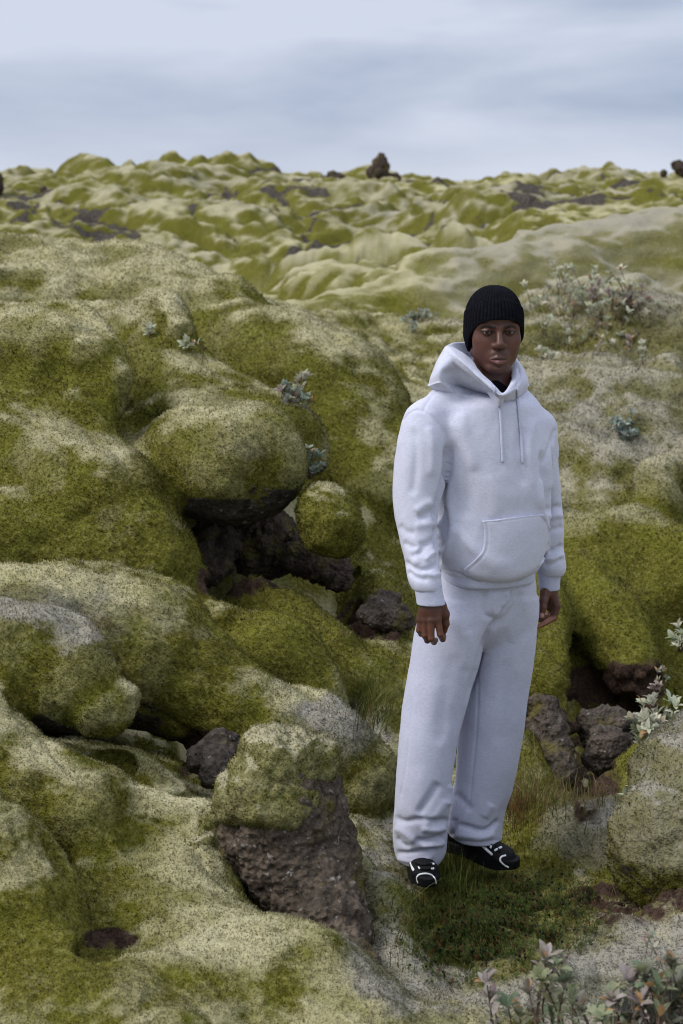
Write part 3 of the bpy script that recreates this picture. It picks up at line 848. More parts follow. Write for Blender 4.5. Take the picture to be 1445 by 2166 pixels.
# ------------------------------------------------------------------ bare lava rocks
def lava_rock(name, chains, label, mat=None, h=0.012, k=0.03, rough=1.0, seed=0, cat='rock', parent=None, group=None, root=False):
    if root:
        chains = list(chains)
        for c in list(chains):
            px, py, Y, r = c[-1]; w = W(px, py, Y); g = float(ground_z(w[0], w[1])[0][0])
            gap = max((w[2] - g) / PX(Y) - 0.5 * r, 0); chains[chains.index(c)] = [(a_, b_ + gap, Y_, r_) for a_, b_, Y_, r_ in c]
    V, Q = lobes(chains, h, k)
    NV = vnormals(V, Q)
    s = np.mean([p[3] * PX(p[2]) for c in chains for p in c])
    wv = np.stack([fbm(V / s * 1.5 + seed, 2), fbm(V / s * 1.5 + 50, 2), fbm(V / s * 1.5 + 90, 2)], 1)
    d = 0.30 * s * fbm(V / s * 0.9 + seed, 4) * rough
    d += 0.34 * s * (np.sqrt(np.clip(pillow((V + 0.25 * s * wv) / s * 1.3, 0.95, seed), 0, 1)) - 0.6) * rough
    d += 0.12 * s * (pillow((V + 0.1 * s * wv) / s * 3.7, 0.95, seed + 4) - 0.5) * rough
    d += 0.05 * s * fbm(V / s * 7, 3)
    V = V + NV * d[:, None]
    o0 = np.array((V[:, 0].mean(), V[:, 1].mean(), V[:, 2].min()))
    o = link(name, mesh_np(name, V - o0, Q), mat or ROCK, parent)
    if parent is None: o.location = o0; tag(o, label, cat, group)
    else: o.location = o0 - np.array(parent.location)
    return o
st = empty('rock_stump', W(600, 1900, 3.75))
tag(st, 'upright brown lava rock stump capped with pale moss in the foreground', 'rock')
lava_rock('rock', [[(592,1672,3.82,116),(600,1760,3.80,126),(640,1850,3.76,116),(695,1950,3.62,88),(745,2050,3.45,58),(775,2130,3.32,38)],[(505,1760,3.8,44),(500,1830,3.8,60)],[(680,1670,3.85,44),(694,1790,3.8,54)]], '', h=0.006, k=0.05, seed=41, parent=st, rough=0.62, mat=STUMP)
V, Q = lobes([[(530,1668,3.775,70),(585,1640,3.79,92),(650,1622,3.84,66)],[(500,1700,3.74,40),(560,1706,3.71,44),(640,1700,3.71,36)],[(470,1720,3.80,34),(440,1790,3.80,44),(420,1850,3.78,46)]], 0.006, 0.05)
NV = vnormals(V, Q)
V = V + NV * (0.026 * fbm(V * 6, 3) + 0.024 * (pillow(V * 8, 0.9) - 0.5) + 0.006 * fbm(V * 30, 2))[:, None]
NV = vnormals(V, Q)
mk = moss_mask(V, NV, 0.26, 0.45, -0.95, 3)
o = moss_object('moss_cap', V, Q, mk, MOSS, dens=1.1 * TUFTS, seed=77, size=1.15)
o.parent = st; o.location = -np.array(st.location)

ROCKS = [
 ([[(425,1605,4.48,36),(470,1575,4.52,34),(450,1640,4.35,32)]], 'brown rock in the hollow left of the moss capped stump', ROCK),
 ([[(1150,1500,5.75,38),(1165,1570,5.65,45),(1185,1640,5.5,40)]], 'tall weathered grey rock behind the trouser leg', ROCK),
 ([[(1255,1540,5.9,42),(1310,1530,5.9,38)],[(1290,1590,5.7,55)]], 'dark grey rock beside the black cave on the right', ROCK),
 ([[(815,1275,5.95,32),(790,1300,5.9,30),(845,1305,5.85,30)]], 'brown rock slab left of the wrist', ROCK),
 ([[(720,1225,6.15,32),(690,1190,6.25,42),(640,1170,6.35,50)],[(560,1150,6.5,80)],[(450,1150,6.35,60),(430,1200,6.2,48)]], 'dark rock wall underneath the two moss balls', DARKROCK),
]
for i, (c, l, m) in enumerate(ROCKS): lava_rock('lava_rock', c, l, m, seed=50 + i * 7, h=0.012)
SKY = [
 ([[(810,312,30,7),(806,328,30,16),(800,348,30,24)],[(835,340,30,12)]], 'tallest dark lava spire on the skyline'),
 ([[(703,348,30,12),(715,356,30,16)]], 'dark rock knob on the skyline left of the tallest spire'),
 ([[(1302,372,24,16),(1312,396,24,16)],[(1286,368,24,9)]], 'dark rock on the far slope right of the beanie'),
 ([[(1432,320,28,12),(1450,330,28,18)],[(1405,335,28,9)]], 'dark rock on the skyline at the right edge'),
 ([[(92,338,30,7),(98,346,30,9)]], 'small dark rock tip on the left skyline'),
 ([[(-8,325,28,14),(-10,345,28,18)]], 'dark rock on the skyline at the left edge'),
]
for i, (c, l) in enumerate(SKY): lava_rock('lava_rock', c, l, DARKROCK, seed=90 + i * 5, h=0.035, k=0.08, root=True)
# ------------------------------------------------------------------ the man
from mathutils.bvhtree import BVHTree
def fabric(name, col, col2, scale=900, rough=0.9, sheen=0.12):
    m, t, b = new_mat(name, rough, 0.15)
    b.inputs['Sheen Weight'].default_value = sheen
    b.inputs['Sheen Roughness'].default_value = 0.5
    P = objvec(t)
    mp = t.nodes.new('ShaderNodeMapping'); mp.inputs['Scale'].default_value = (0.35, 0.35, 1.0)
    t.links.new(P, mp.inputs[0])
    n = noise(t, scale, 2, 0.7, mp.outputs[0]); n2 = noise(t, scale * 0.28, 3, 0.6, mp.outputs[0])
    f = math_(t, 'MULTIPLY_ADD', n2, 0.6, math_(t, 'MULTIPLY', n, 0.55))
    t.links.new(mix(t, ramp(t, f, 0.42, 0.74), col2, col), b.inputs['Base Color'])
    t.links.new(bump(t, f, 0.35, 0.0025), b.inputs['Normal'])
    return m
HOODIE = fabric('heather_fleece', (0.56, 0.575, 0.69), (0.45, 0.465, 0.58))
PANTS = fabric('heather_fleece_trousers', (0.52, 0.535, 0.655), (0.41, 0.425, 0.54))
RIBKNIT = fabric('heather_rib', (0.50, 0.52, 0.66), (0.40, 0.42, 0.54))
BLACKKNIT = fabric('black_knit', (0.0105, 0.011, 0.015), (0.004, 0.004, 0.006), 500, 1.0, 0.0)
BLACKKNIT.node_tree.nodes['Principled BSDF'].inputs['Specular IOR Level'].default_value = 0.03
BLACKMESH, _t, _b = new_mat('black_shoe_mesh', 0.6, 0.4)
_b.inputs['Base Color'].default_value = (0.006, 0.0065, 0.008, 1); _b.inputs['Specular IOR Level'].default_value = 0.15
_v = _t.nodes.new('ShaderNodeTexVoronoi'); _v.inputs['Scale'].default_value = 260
_t.links.new(objvec(_t), _v.inputs['Vector'])
_t.links.new(bump(_t, _v.outputs['Distance'], 0.6, 0.004), _b.inputs['Normal'])
WHITE, _t, _b = new_mat('white_trim', 0.45, 0.5); _b.inputs['Base Color'].default_value = (0.72, 0.74, 0.76, 1)
EYEM, _t, _b = new_mat('eye', 0.18, 0.25)
_a = _t.nodes.new('ShaderNodeAttribute'); _a.attribute_name = 'col'; _t.links.new(_a.outputs['Color'], _b.inputs['Base Color'])
SKIN, _t, _b = new_mat('skin', 0.42, 0.36)
_a = _t.nodes.new('ShaderNodeAttribute'); _a.attribute_name = 'col'
_n = noise(_t, 140, 4, 0.65, objvec(_t))
_t.links.new(mix(_t, 0.35, _a.outputs['Color'], mix(_t, 1.0, _a.outputs['Color'], ramp(_t, _n, 0.3, 0.7, (0.55, 0.5, 0.48), (1.25, 1.2, 1.2)), 'MULTIPLY')), _b.inputs['Base Color'])
_t.links.new(bump(_t, _n, 0.12, 0.003), _b.inputs['Normal'])
_t.links.new(ramp(_t, noise(_t, 60, 3, 0.5, objvec(_t)), 0.3, 0.7, (0.36,)*3, (0.52,)*3), _b.inputs['Roughness'])

# --- tapering tubes read off the figure: rows of (py, left px, right px, distance, depth radius)
class Tube:
    def __init__(s, rows, yaw=0.0, n=2.3):
        A = []
        for py, xl, xr, Y, b in rows:
            c = W((xl + xr) / 2, py, Y); w = (xr - xl) / 2 * np.linalg.norm(c - (0, 0, CAM_H)) / FPX * 0.985
            cs, sn = math.cos(R(yaw)), math.sin(R(yaw))
            a = math.sqrt(max(w * w - (b * sn) ** 2, (0.6 * w) ** 2)) / cs
            A.append((c[2], c[0], c[1], a, b))
        s.t = np.array(sorted(A)); s.yaw, s.n = R(yaw), n
    def __call__(s, x, y, z):
        zz = z.ravel(); t = s.t
        q = [np.interp(zz, t[:, 0], t[:, i]).astype(np.float32).reshape(z.shape) for i in range(1, 5)]
        cx, cy, a, b = q
        cs, sn = math.cos(s.yaw), math.sin(s.yaw)
        dx, dy = x - cx, y - cy
        u = np.abs(dx * cs + dy * sn) / a; v = np.abs(-dx * sn + dy * cs) / b
        f = ((u ** s.n + v ** s.n) ** (1 / s.n) - 1) * np.minimum(a, b)
        return np.maximum(f, np.maximum(z - t[-1, 0], t[0, 0] - z))
    def smooth_rows(s, m=40):
        z = np.linspace(s.t[0, 0], s.t[-1, 0], m)
        T = np.stack([z] + [np.interp(z, s.t[:, 0], s.t[:, i]) for i in range(1, 5)], 1)
        k = np.array((1, 2, 3, 2, 1)) / 9
        for i in range(1, 5):
            p = np.pad(T[:, i], 2, mode='reflect', reflect_type='odd'); T[:, i] = np.convolve(p, k, 'valid')
        s.t = T; return s
    def bounds(s):
        t = s.t; r = np.maximum(t[:, 3], t[:, 4])
        return (np.array(((t[:, 1] - r).min(), (t[:, 2] - r).min(), t[0, 0])), np.array(((t[:, 1] + r).max(), (t[:, 2] + r).max(), t[-1, 0])))
    def into(s, F, k=0.0): F.add(s, *s.bounds(), k)

def view_dir(V):
    d = V - np.array((0, 0, CAM_H)); return d / np.linalg.norm(d, axis=1, keepdims=True)
def folds(V, NV, strokes, ymax=9):
    """creases and ridges of the cloth on the side that faces the road: (points, height m, width px)"""
    px = to_pix(V); face = smoothstep(0.05, -0.25, (NV * view_dir(V)).sum(1))
    D = np.zeros(len(V))
    for pts, amp, sig in strokes:
        P = catmull(pts, 6); best = np.full(len(V), 1e9); tt = np.zeros(len(V))
        lo, hi = P.min(0) - 4 * sig, P.max(0) + 4 * sig
        m = np.nonzero((px > lo).all(1) & (px < hi).all(1) & (face > 0))[0]
        if not len(m): continue
        q = px[m]; bb = np.full(len(m), 1e9); bt = np.zeros(len(m)); L = len(P) - 1
        for i in range(L):
            a, b = P[i], P[i + 1]; ab = b - a
            h = np.clip(((q - a) @ ab) / max(ab @ ab, 1e-9), 0, 1)
            d = np.linalg.norm(q - a - h[:, None] * ab, axis=1)
            w = d < bb; bb[w] = d[w]; bt[w] = (i + h[w]) / L
        fade = smoothstep(-0.02, 0.18, bt) * smoothstep(1.02, 0.82, bt) if sig > 2.6 else 1.0
        D[m] += amp * np.exp(-(bb / sig) ** 2) * fade * face[m]
    return V + NV * D[:, None]
def finish(name, F, mat, parent, sm=3, strokes=(), noise_amp=0.004, noise_scale=7, seed=0, extra=None):
    V, Q = F.mesh()
    V = smooth_mesh(V, Q, sm)
    NV = vnormals(V, Q)
    V = V + NV * (noise_amp * fbm(V * np.array((1, 1, 0.7)) * noise_scale + seed, 3))[:, None]
    if strokes: V = folds(V, vnormals(V, Q), strokes); V = smooth_mesh(V, Q, 2, 0.4)
    o = link(name, mesh_np(name, V, Q), mat, parent)
    return o, V, Q
def bvh(V, Q): return BVHTree.FromPolygons([tuple(v) for v in V], [tuple(q) for q in Q])
def shoot(tree, px, py):
    o = Vector((0, 0, CAM_H)); d = Vector(W(px, py, 4.0)) - o; d.normalize()
    h = tree.ray_cast(o, d)
    return (None, None) if h[0] is None else (np.array(h[0]), np.array(h[1]))
def tube_mesh(P, r, ring=8, flat=1.0, N=None, cap=True):
    """round or flattened cord along points P (with optional surface normals N for flat ones)"""
    P = np.asarray(P, float); n = len(P); r = np.broadcast_to(np.asarray(r, float), (n,))
    T = np.gradient(P, axis=0); T /= np.maximum(np.linalg.norm(T, axis=1, keepdims=True), 1e-9)
    V = []
    for i in range(n):
        nn = np.array((0, -1, 0.01)) if N is None else N[i]
        s = np.cross(T[i], nn); s /= max(np.linalg.norm(s), 1e-9); w = np.cross(s, T[i])
        for k in range(ring):
            a = 2 * math.pi * k / ring
            V.append(P[i] + s * math.cos(a) * r[i] + w * math.sin(a) * r[i] * flat)
    I = np.arange(n * ring).reshape(n, ring)
    Q = np.stack([I[:-1], np.roll(I[:-1], -1, 1), np.roll(I[1:], -1, 1), I[1:]], -1).reshape(-1, 4)
    V = np.array(V); Tt = []
    if cap:
        V = np.concatenate([V, P[:1] - T[:1] * r[0] * 0.5, P[-1:] + T[-1:] * r[-1] * 0.5])
        for k in range(ring):
            Tt.append((n * ring, I[0, (k + 1) % ring], I[0, k])); Tt.append((n * ring + 1, I[-1, k], I[-1, (k + 1) % ring]))
    return V, Q, np.array(Tt, int).reshape(-1, 3)
def cord_on(name, tree, pts, r, mat, parent, lift=0.0, flat=1.0, m=6):
    P, NN = [], []
    for a, b in catmull(pts, m):
        h, nrm = shoot(tree, a, b)
        if h is None: continue
        P.append(h + nrm * lift); NN.append(nrm)
    if len(P) < 2: return None
    V, Q, T = tube_mesh(P, r, 8, flat, NN)
    return link(name, mesh_np(name, V, Q, T), mat, parent)

# ---------- body: head, neck, hands and the limbs inside the clothes are one surface
HO = W(1045, 698.5, 4.43); HYAW = R(4.5)
def HL(x, y, z):
    c, s = math.cos(HYAW), math.sin(HYAW)
    return HO + np.array((x * c - y * s, x * s + y * c, z))
HROT = np.array(((math.cos(HYAW), -math.sin(HYAW), 0), (math.sin(HYAW), math.cos(HYAW), 0), (0, 0, 1)))
def axis(parts):
    o = [parts[0][0]]
    for a, b, h in parts:
        while o[-1] < b - 1e-6: o.append(o[-1] + h)
    return np.array(o)
zc = HO[2]
def build_body():
    F = Field(axis([(0.14, 0.40, 0.0021), (0.40, 0.60, 0.0017), (0.60, 0.74, 0.0021)]), axis([(4.06, 4.24, 0.002), (4.24, 4.42, 0.003), (4.42, 4.64, 0.0026)]),
              axis([(0.0, 0.70, 0.012), (0.70, 0.98, 0.002), (0.98, zc - 0.2, 0.009), (zc - 0.2, zc + 0.15, 0.0016)]))
    def E(c, r, k=0.012, sub=False, both=True):
        for sx in ((1, -1) if both and c[0] != 0 else (1,)):
            F.ell(HL(c[0] * sx, c[1], c[2]), r, k, sub, HROT.T)
    def Cn(a, b, r1, r2, k=0.01, sub=False, both=True):
        for sx in ((1, -1) if both else (1,)):
            F.cone(HL(a[0] * sx, a[1], a[2]), HL(b[0] * sx, b[1], b[2]), r1, r2, k, sub)
    # skull and face
    E((0, .022, .045), (.077, .098, .085), 0.0)
    E((0, -.030, .035), (.064, .058, .050), .02)
    E((0, -.018, -.030), (.0685, .064, .078), .02)
    E((0, -.034, -.078), (.052, .050, .048), .02)
    Cn((.056, .004, -.066), (.022, -.068, -.111), .0165, .0150, .018)
    E((0, -.071, -.113), (.024, .020, .0165), .012)
    E((.0470, -.047, -.030), (.0225, .0225, .020), .026)
    Cn((.0570, -.048, .014), (.0560, -.049, -.020), .0125, .0120, .02)
    Cn((.052, -.060, .017), (.012, -.0845, .0125), .0095, .0100, .012)
    E((.0385, -.043, -.060), (.027, .027, .034), .022)
    E((0, -.0715, -.078), (.034, .022, .027), .012)
    E((0, -.0845, -.0655), (.016, .0095, .013), .010)
    # eyes
    E((.0345, -.0905, -.001), (.0195, .0150, .0120), .012, True)
    E((.0345, -.0700, -.001), (.0150, .0142, .0136), .004)
    E((.0345, -.0870, -.0022), (.0150, .0130, .0035), .0015, True)
    Cn((.0490, -.0715, .0030), (.0345, -.0835, .0042), .0026, .0026, .003)
    Cn((.0345, -.0835, .0042), (.0205, -.0810, .0015), .0026, .0022, .003)
    # nose
    Cn((0, -.082, .010), (0, -.1035, -.036), .0078, .0118, .009, both=False)
    E((0, -.1050, -.0395), (.0125, .0120, .0110), .006)
    E((.0140, -.0930, -.0425), (.0105, .0115, .0092), .009)
    E((.0078, -.1020, -.0530), (.0042, .0062, .0042), .002, True)
    # mouth
    Cn((.0235, -.0835, -.0838), (.004, -.0945, -.0775), .0042, .0072, .004)
    Cn((.0215, -.0840, -.0875), (.0, -.0930, -.0930), .0050, .0088, .004)
    Cn((.0255, -.0895, -.0845), (.0, -.1020, -.0845), .0012, .0022, .002, True)
    E((0, -.0935, -.1035), (.016, .006, .0045), .006, True)
    # ears under the knit, neck
    E((.0755, .012, -.012), (.008, .018, .030), .008)
    Cn((0, .022, -.05), (0, .045, -.20), .056, .060, .02, both=False)
    Cn((.040, .02, -.06), (.012, -.012, -.185), .014, .012, .014)
    # trunk, arms and legs inside the clothes
    sh = [W(915, 905, 4.34), W(1125, 915, 4.48)]; el = [W(888, 1060, 4.29), W(1157, 1070, 4.53)]
    wr = [W(911, 1268, 4.155), W(1163, 1232, 4.52)]
    F.cone(HL(0, .045, -.19), W(1030, 1180, 4.42), .062, .11, .05)
    for i in (0, 1):
        F.cone(HL(0, .045, -.23), sh[i], .042, .038, .03); F.cone(sh[i], el[i], .036, .026, .02); F.cone(el[i], wr[i], .026, .0250, .02)
    hip = [W(980, 1290, 4.39), W(1070, 1290, 4.44)]; kn = [W(905, 1560, 4.31), W(1040, 1560, 4.42)]; an = [W(885, 1800, 4.33), W(1000, 1780, 4.42)]
    for i in (0, 1):
        F.cone(W(1030, 1180, 4.42), hip[i], .085, .07, .04); F.cone(hip[i], kn[i], .07, .05, .03); F.cone(kn[i], an[i], .052, .040, .02)
    def chain(pts, k=.004):
        for p, q in zip(pts[:-1], pts[1:]):
            F.cone(W(*p[:3]), W(*q[:3]), p[3], q[3], k)
    # his right hand, back of the hand to the road, fingers loosely closed
    F.cone(W(911, 1262, 4.158), W(910, 1290, 4.148), .028, .029, .012, sq=(1, 1.25, 1))
    for x0, x1, y1, Y1 in ((899, 889.5, 1309, 4.152), (906, 898.5, 1311, 4.142), (914, 911.5, 1312, 4.135), (923, 925, 1310, 4.137)):
        chain([(x0, 1285, 4.15, .017), (x1, y1, Y1, .0128)], .010)
    chain([(889.5, 1310, 4.150, .0112), (886.5, 1333, 4.148, .0088), (891, 1341, 4.168, .0082), (897, 1340, 4.190, .0074)])
    chain([(898.5, 1312, 4.140, .0118), (898.5, 1344, 4.136, .0094), (904, 1355, 4.158, .0087), (909, 1352, 4.184, .0078)])
    chain([(911.5, 1312, 4.133, .0120), (912.5, 1351, 4.128, .0098), (918, 1358, 4.152, .0090), (922, 1354, 4.180, .0082)])
    chain([(925.5, 1310, 4.136, .0118), (931.5, 1342, 4.130, .0096), (936.5, 1352, 4.150, .0088), (939, 1347, 4.166, .0080)])
    chain([(933, 1281, 4.158, .0175), (941, 1299, 4.160, .0135), (942.5, 1319, 4.162, .0108), (940.5, 1334, 4.168, .0088)], .009)
    F.ell(W(931, 1298, 4.160), (.016, .012, .022), .010)
    # his left hand, thumb side to the road, fingers bent towards the thigh
    F.cone(W(1163, 1226, 4.52), W(1163, 1254, 4.518), .026, .0265, .012, sq=(1.05, 1, 1))
    for x1, y1, Y1 in ((1178, 1282, 4.500), (1177, 1286, 4.522), (1175, 1287, 4.544), (1172, 1285, 4.563)):
        chain([(1167, 1254, Y1 * .5 + 2.26, .0185), (x1, y1, Y1, .0128)], .010)
    chain([(1178.5, 1282, 4.500, .0125), (1172, 1307, 4.494, .0098), (1155, 1317, 4.486, .0088), (1137, 1326, 4.478, .0076)])
    chain([(1177, 1286, 4.522, .0125), (1166, 1306, 4.524, .0098), (1150, 1307, 4.514, .0088), (1136, 1303, 4.502, .0078)])
    chain([(1175, 1287, 4.544, .0122), (1161, 1307, 4.548, .0096), (1147, 1311, 4.538, .0086), (1137, 1311, 4.526, .0076)])
    chain([(1172, 1285, 4.563, .0112), (1158, 1302, 4.566, .0086), (1148, 1306, 4.556, .0078), (1140, 1307, 4.546, .0070)])
    F.ell(W(1169, 1270, 4.538), (.014, .026, .030), .010); F.ell(W(1160, 1266, 4.528), (.013, .022, .020), .010)
    F.cone(W(1163, 1284, 4.552), W(1168, 1268, 4.548), .014, .018, .008)
    chain([(1154, 1253, 4.496, .0185), (1150.5, 1271, 4.478, .0128), (1149, 1285, 4.468, .0108), (1146.5, 1302, 4.462, .0092)], .007)
    V, Q = F.mesh()
    V = smooth_mesh(V, Q, 1, 0.45)
    NV = vnormals(V, Q)
    # skin colour: lips, brows, beard shadow, palms and nails
    L = (V - HO) @ HROT
    x, y, z = np.abs(L[:, 0]), L[:, 1], L[:, 2]
    skin = np.array((0.088, 0.036, 0.0245)); C = np.tile(skin, (len(V), 1))
    def put(w, c):
        C[:] = C * (1 - w[:, None]) + np.array(c) * w[:, None]
    front = (y < -.03) & (z > -.2) & (np.abs(V[:, 2] - zc) < .25)
    n = fbm(V * 30, 3)
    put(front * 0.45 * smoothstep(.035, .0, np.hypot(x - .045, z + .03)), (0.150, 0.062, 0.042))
    jaw = front * smoothstep(-.080, -.105, z) * 0.55 + front * smoothstep(.022, .008, np.abs(z + .067)) * smoothstep(.036, .014, x) * 0.45
    put(np.clip(jaw + 0.1 * n * front, 0, 0.7), (0.066, 0.032, 0.025))
    bz = .0140 + .0022 * smoothstep(.01, .035, x) - .005 * smoothstep(.038, .056, x)
    brow = front * smoothstep(.0062, .0030, np.abs(z - bz)) * smoothstep(.009, .015, x) * smoothstep(.058, .050, x)
    put(np.clip(brow * (0.95 + 0.35 * n), 0, 0.95), (0.009, 0.006, 0.005))
    lid = front * smoothstep(.0032, .0012, np.abs(np.hypot((x - .0345) / 3.1, (z + .0020)) - .0050)) * smoothstep(-.062, -.07, y)
    put(lid * 0.75, (0.022, 0.012, 0.010))
    wx = np.clip(1 - (x / .0265) ** 2, 0, 1)
    up = front * (y < -.078) * smoothstep(.0015, 0, z + .0768 + .0075 * (1 - wx)) * smoothstep(-.0855, -.0838, z) * (wx > 0)
    lo = front * (y < -.078) * smoothstep(-.0838, -.0855, z) * smoothstep(-.1015 + .012 * (1 - wx), -.0985 + .012 * (1 - wx), z) * (wx > 0)
    put(up * 0.85, (0.080, 0.034, 0.030)); put(lo * 0.85, (0.165, 0.070, 0.062))
    put(front * smoothstep(.0022, .0008, np.abs(z + .0845)) * (x < .023) * (y < -.08), (0.03, 0.012, 0.010))
    hand = V[:, 2] < 1.05
    C[V[:, 2] < 0.3] = (0.01, 0.01, 0.012)
    lh = hand & (V[:, 0] > 0.58)
    inner = lh * smoothstep(-0.1, 0.5, -0.62 * NV[:, 0] + 0.35 * NV[:, 2] - 0.55 * NV[:, 1]) * smoothstep(0.79, 0.775, V[:, 2])
    th = np.linalg.norm(to_pix(V) - np.array((1149, 1280)), axis=1)
    inner *= smoothstep(9, 14, th)
    put(inner * 0.8, (0.30, 0.135, 0.085))
    tx = to_pix(V)
    put((lh * smoothstep(6.5, 4.5, np.hypot(tx[:, 0] - 1146, (tx[:, 1] - 1302))) * (NV[:, 1] < -0.3)), (0.42, 0.24, 0.20))
    rh = hand & (V[:, 0] < 0.4) & (V[:, 2] > 0.7)
    kn_ = sum(np.exp(-((tx[:, 0] - a) ** 2 + (tx[:, 1] - b) ** 2) / 30.0) for a, b in ((889.5, 1309), (898.5, 1312), (911.5, 1313), (925, 1311)))
    put(np.clip(rh * kn_ * 0.65, 0, .7), (0.06, 0.026, 0.02))
    put(rh * smoothstep(1316, 1326, tx[:, 1]) * 0.35, (0.17, 0.07, 0.04))
    o0 = W(960, 1840, 4.33); o0[2] = -0.02
    me = mesh_np('person', V - o0, Q, colors={'col': C})
    o = link('person', me, SKIN); o.location = o0
    tag(o, 'man in a pale grey hoodie and sweatpants with a black beanie, standing on the moss', 'person')
    return o, o0
MAN, MO = build_body()
class AtMan:
    """children keep world coordinates in their vertices; this undoes the parent offset"""
    def __init__(s): s.l = []
def fixchild(o):
    if o is not None: o.location = -MO
    return o

def build_head_details():
    # eyeballs
    for sx, nm in ((1, 'eye'), (-1, 'eye')):
        c = HL(sx * .0345, -.0700, -.0018)
        n, m = 24, 32
        th = np.linspace(0, math.pi, n); ph = np.linspace(0, 2 * math.pi, m, endpoint=False)
        T, Pp = np.meshgrid(th, ph, indexing='ij')
        D = np.stack([np.sin(T) * np.cos(Pp), -np.cos(T), np.sin(T) * np.sin(Pp)], -1).reshape(-1, 3)   # pole looks forward
        look = R(-9)   # towards the camera
        c_, s_ = math.cos(look), math.sin(look)
        D = np.stack([D[:, 0] * c_ - D[:, 1] * s_, D[:, 0] * s_ + D[:, 1] * c_, D[:, 2]], 1)
        Vv = c + (D @ HROT.T) * .0131
        ang = np.repeat(th, m)
        Cc = np.where(ang[:, None] < 0.21, np.array((.002, .002, .002)), np.where(ang[:, None] < 0.53, np.array((.022, .011, .006)), np.array((.17, .15, .14))))
        I = np.arange(n * m).reshape(n, m)
        Q = np.stack([I[:-1], np.roll(I[:-1], -1, 1), np.roll(I[1:], -1, 1), I[1:]], -1).reshape(-1, 4)
        fixchild(link(nm, mesh_np(nm, Vv, Q, colors={'col': Cc}), EYEM, MAN))
    # beanie: ribbed crown and turned-up brim
    m = 600
    ph = np.linspace(0, 2 * math.pi, m, endpoint=False)          # 0 = front
    fr = 0.5 + 0.5 * np.cos(ph)                                  # 1 front, 0 back
    ctrl = np.radians([0, 20, 40, 55, 68, 80, 95, 120, 150, 180]); zl = [.0365, .0345, .024, .004, -.020, -.046, -.062, -.070, -.072, -.072]
    zr_ = [.0365, .0350, .027, .010, -.012, -.036, -.050, -.062, -.070, -.072]
    pa = np.where(ph > math.pi, 2 * math.pi - ph, ph)
    brim = np.where(np.sin(ph) < 0, np.interp(pa, ctrl, zl), np.interp(pa, ctrl, zr_))
    fold = np.interp(pa, [0, .6, 1.2, 2.0, 3.1416], [.100, .094, .074, .055, .045])
    def ring(z, extra, ribs):
        s = np.clip(1 - np.clip((z - .015) / .1235, 0, 1) ** 2.7, 0, 1) ** 0.5
        sx = .0885 * s - .011 * smoothstep(-.01, -.07, z); sy = .1080 * s - .006 * smoothstep(-.01, -.07, z)
        r = extra + ribs * .0034 * (np.abs(np.cos(25 * ph)) ** 0.7 - 0.5) * np.minimum(1, s * 2) + .0012 * fbm(np.stack([np.cos(ph) * 3, np.sin(ph) * 3, z * 22], 1), 2)
        X = np.sin(ph) * (sx + r); Yy = -np.cos(ph) * (sy + r) + .008
        P = np.stack([X, Yy, z], 1)
        return HO + P @ HROT.T
    def loft(rows):
        V = np.concatenate(rows); n = len(rows); I = np.arange(n * m).reshape(n, m)
        Q = np.stack([I[:-1], np.roll(I[:-1], -1, 1), np.roll(I[1:], -1, 1), I[1:]], -1).reshape(-1, 4)
        return V, Q
    ztop = .1375
    rows = []
    for t in np.linspace(0, 1, 46):
        tt = 1 - (1 - t) ** 1.5
        rows.append(ring((fold - .01) * (1 - tt) + ztop * tt, 0.0, 1.0))
    V, Q = loft(rows)
    bn = fixchild(link('beanie', mesh_np('beanie', V, Q), BLACKKNIT, MAN))
    rows = []
    for t, e in ((0.10, -.010), (0.03, -.008), (0.0, -.003), (0.0, .001), (0.02, .0026), (0.06, .0032)):
        rows.append(ring(brim + (fold - brim) * t, e, 0.3))
    for t in np.linspace(0.1, 0.94, 22): rows.append(ring(brim + (fold - brim) * t, .0032, 1.15))
    for t, e in ((0.985, .0030), (1.0, .0016), (0.995, -.002)): rows.append(ring(brim + (fold - brim) * t, e, 0.6))
    V, Q = loft(rows)
    br = link('brim', mesh_np('brim', V, Q), BLACKKNIT, bn)
build_head_details()

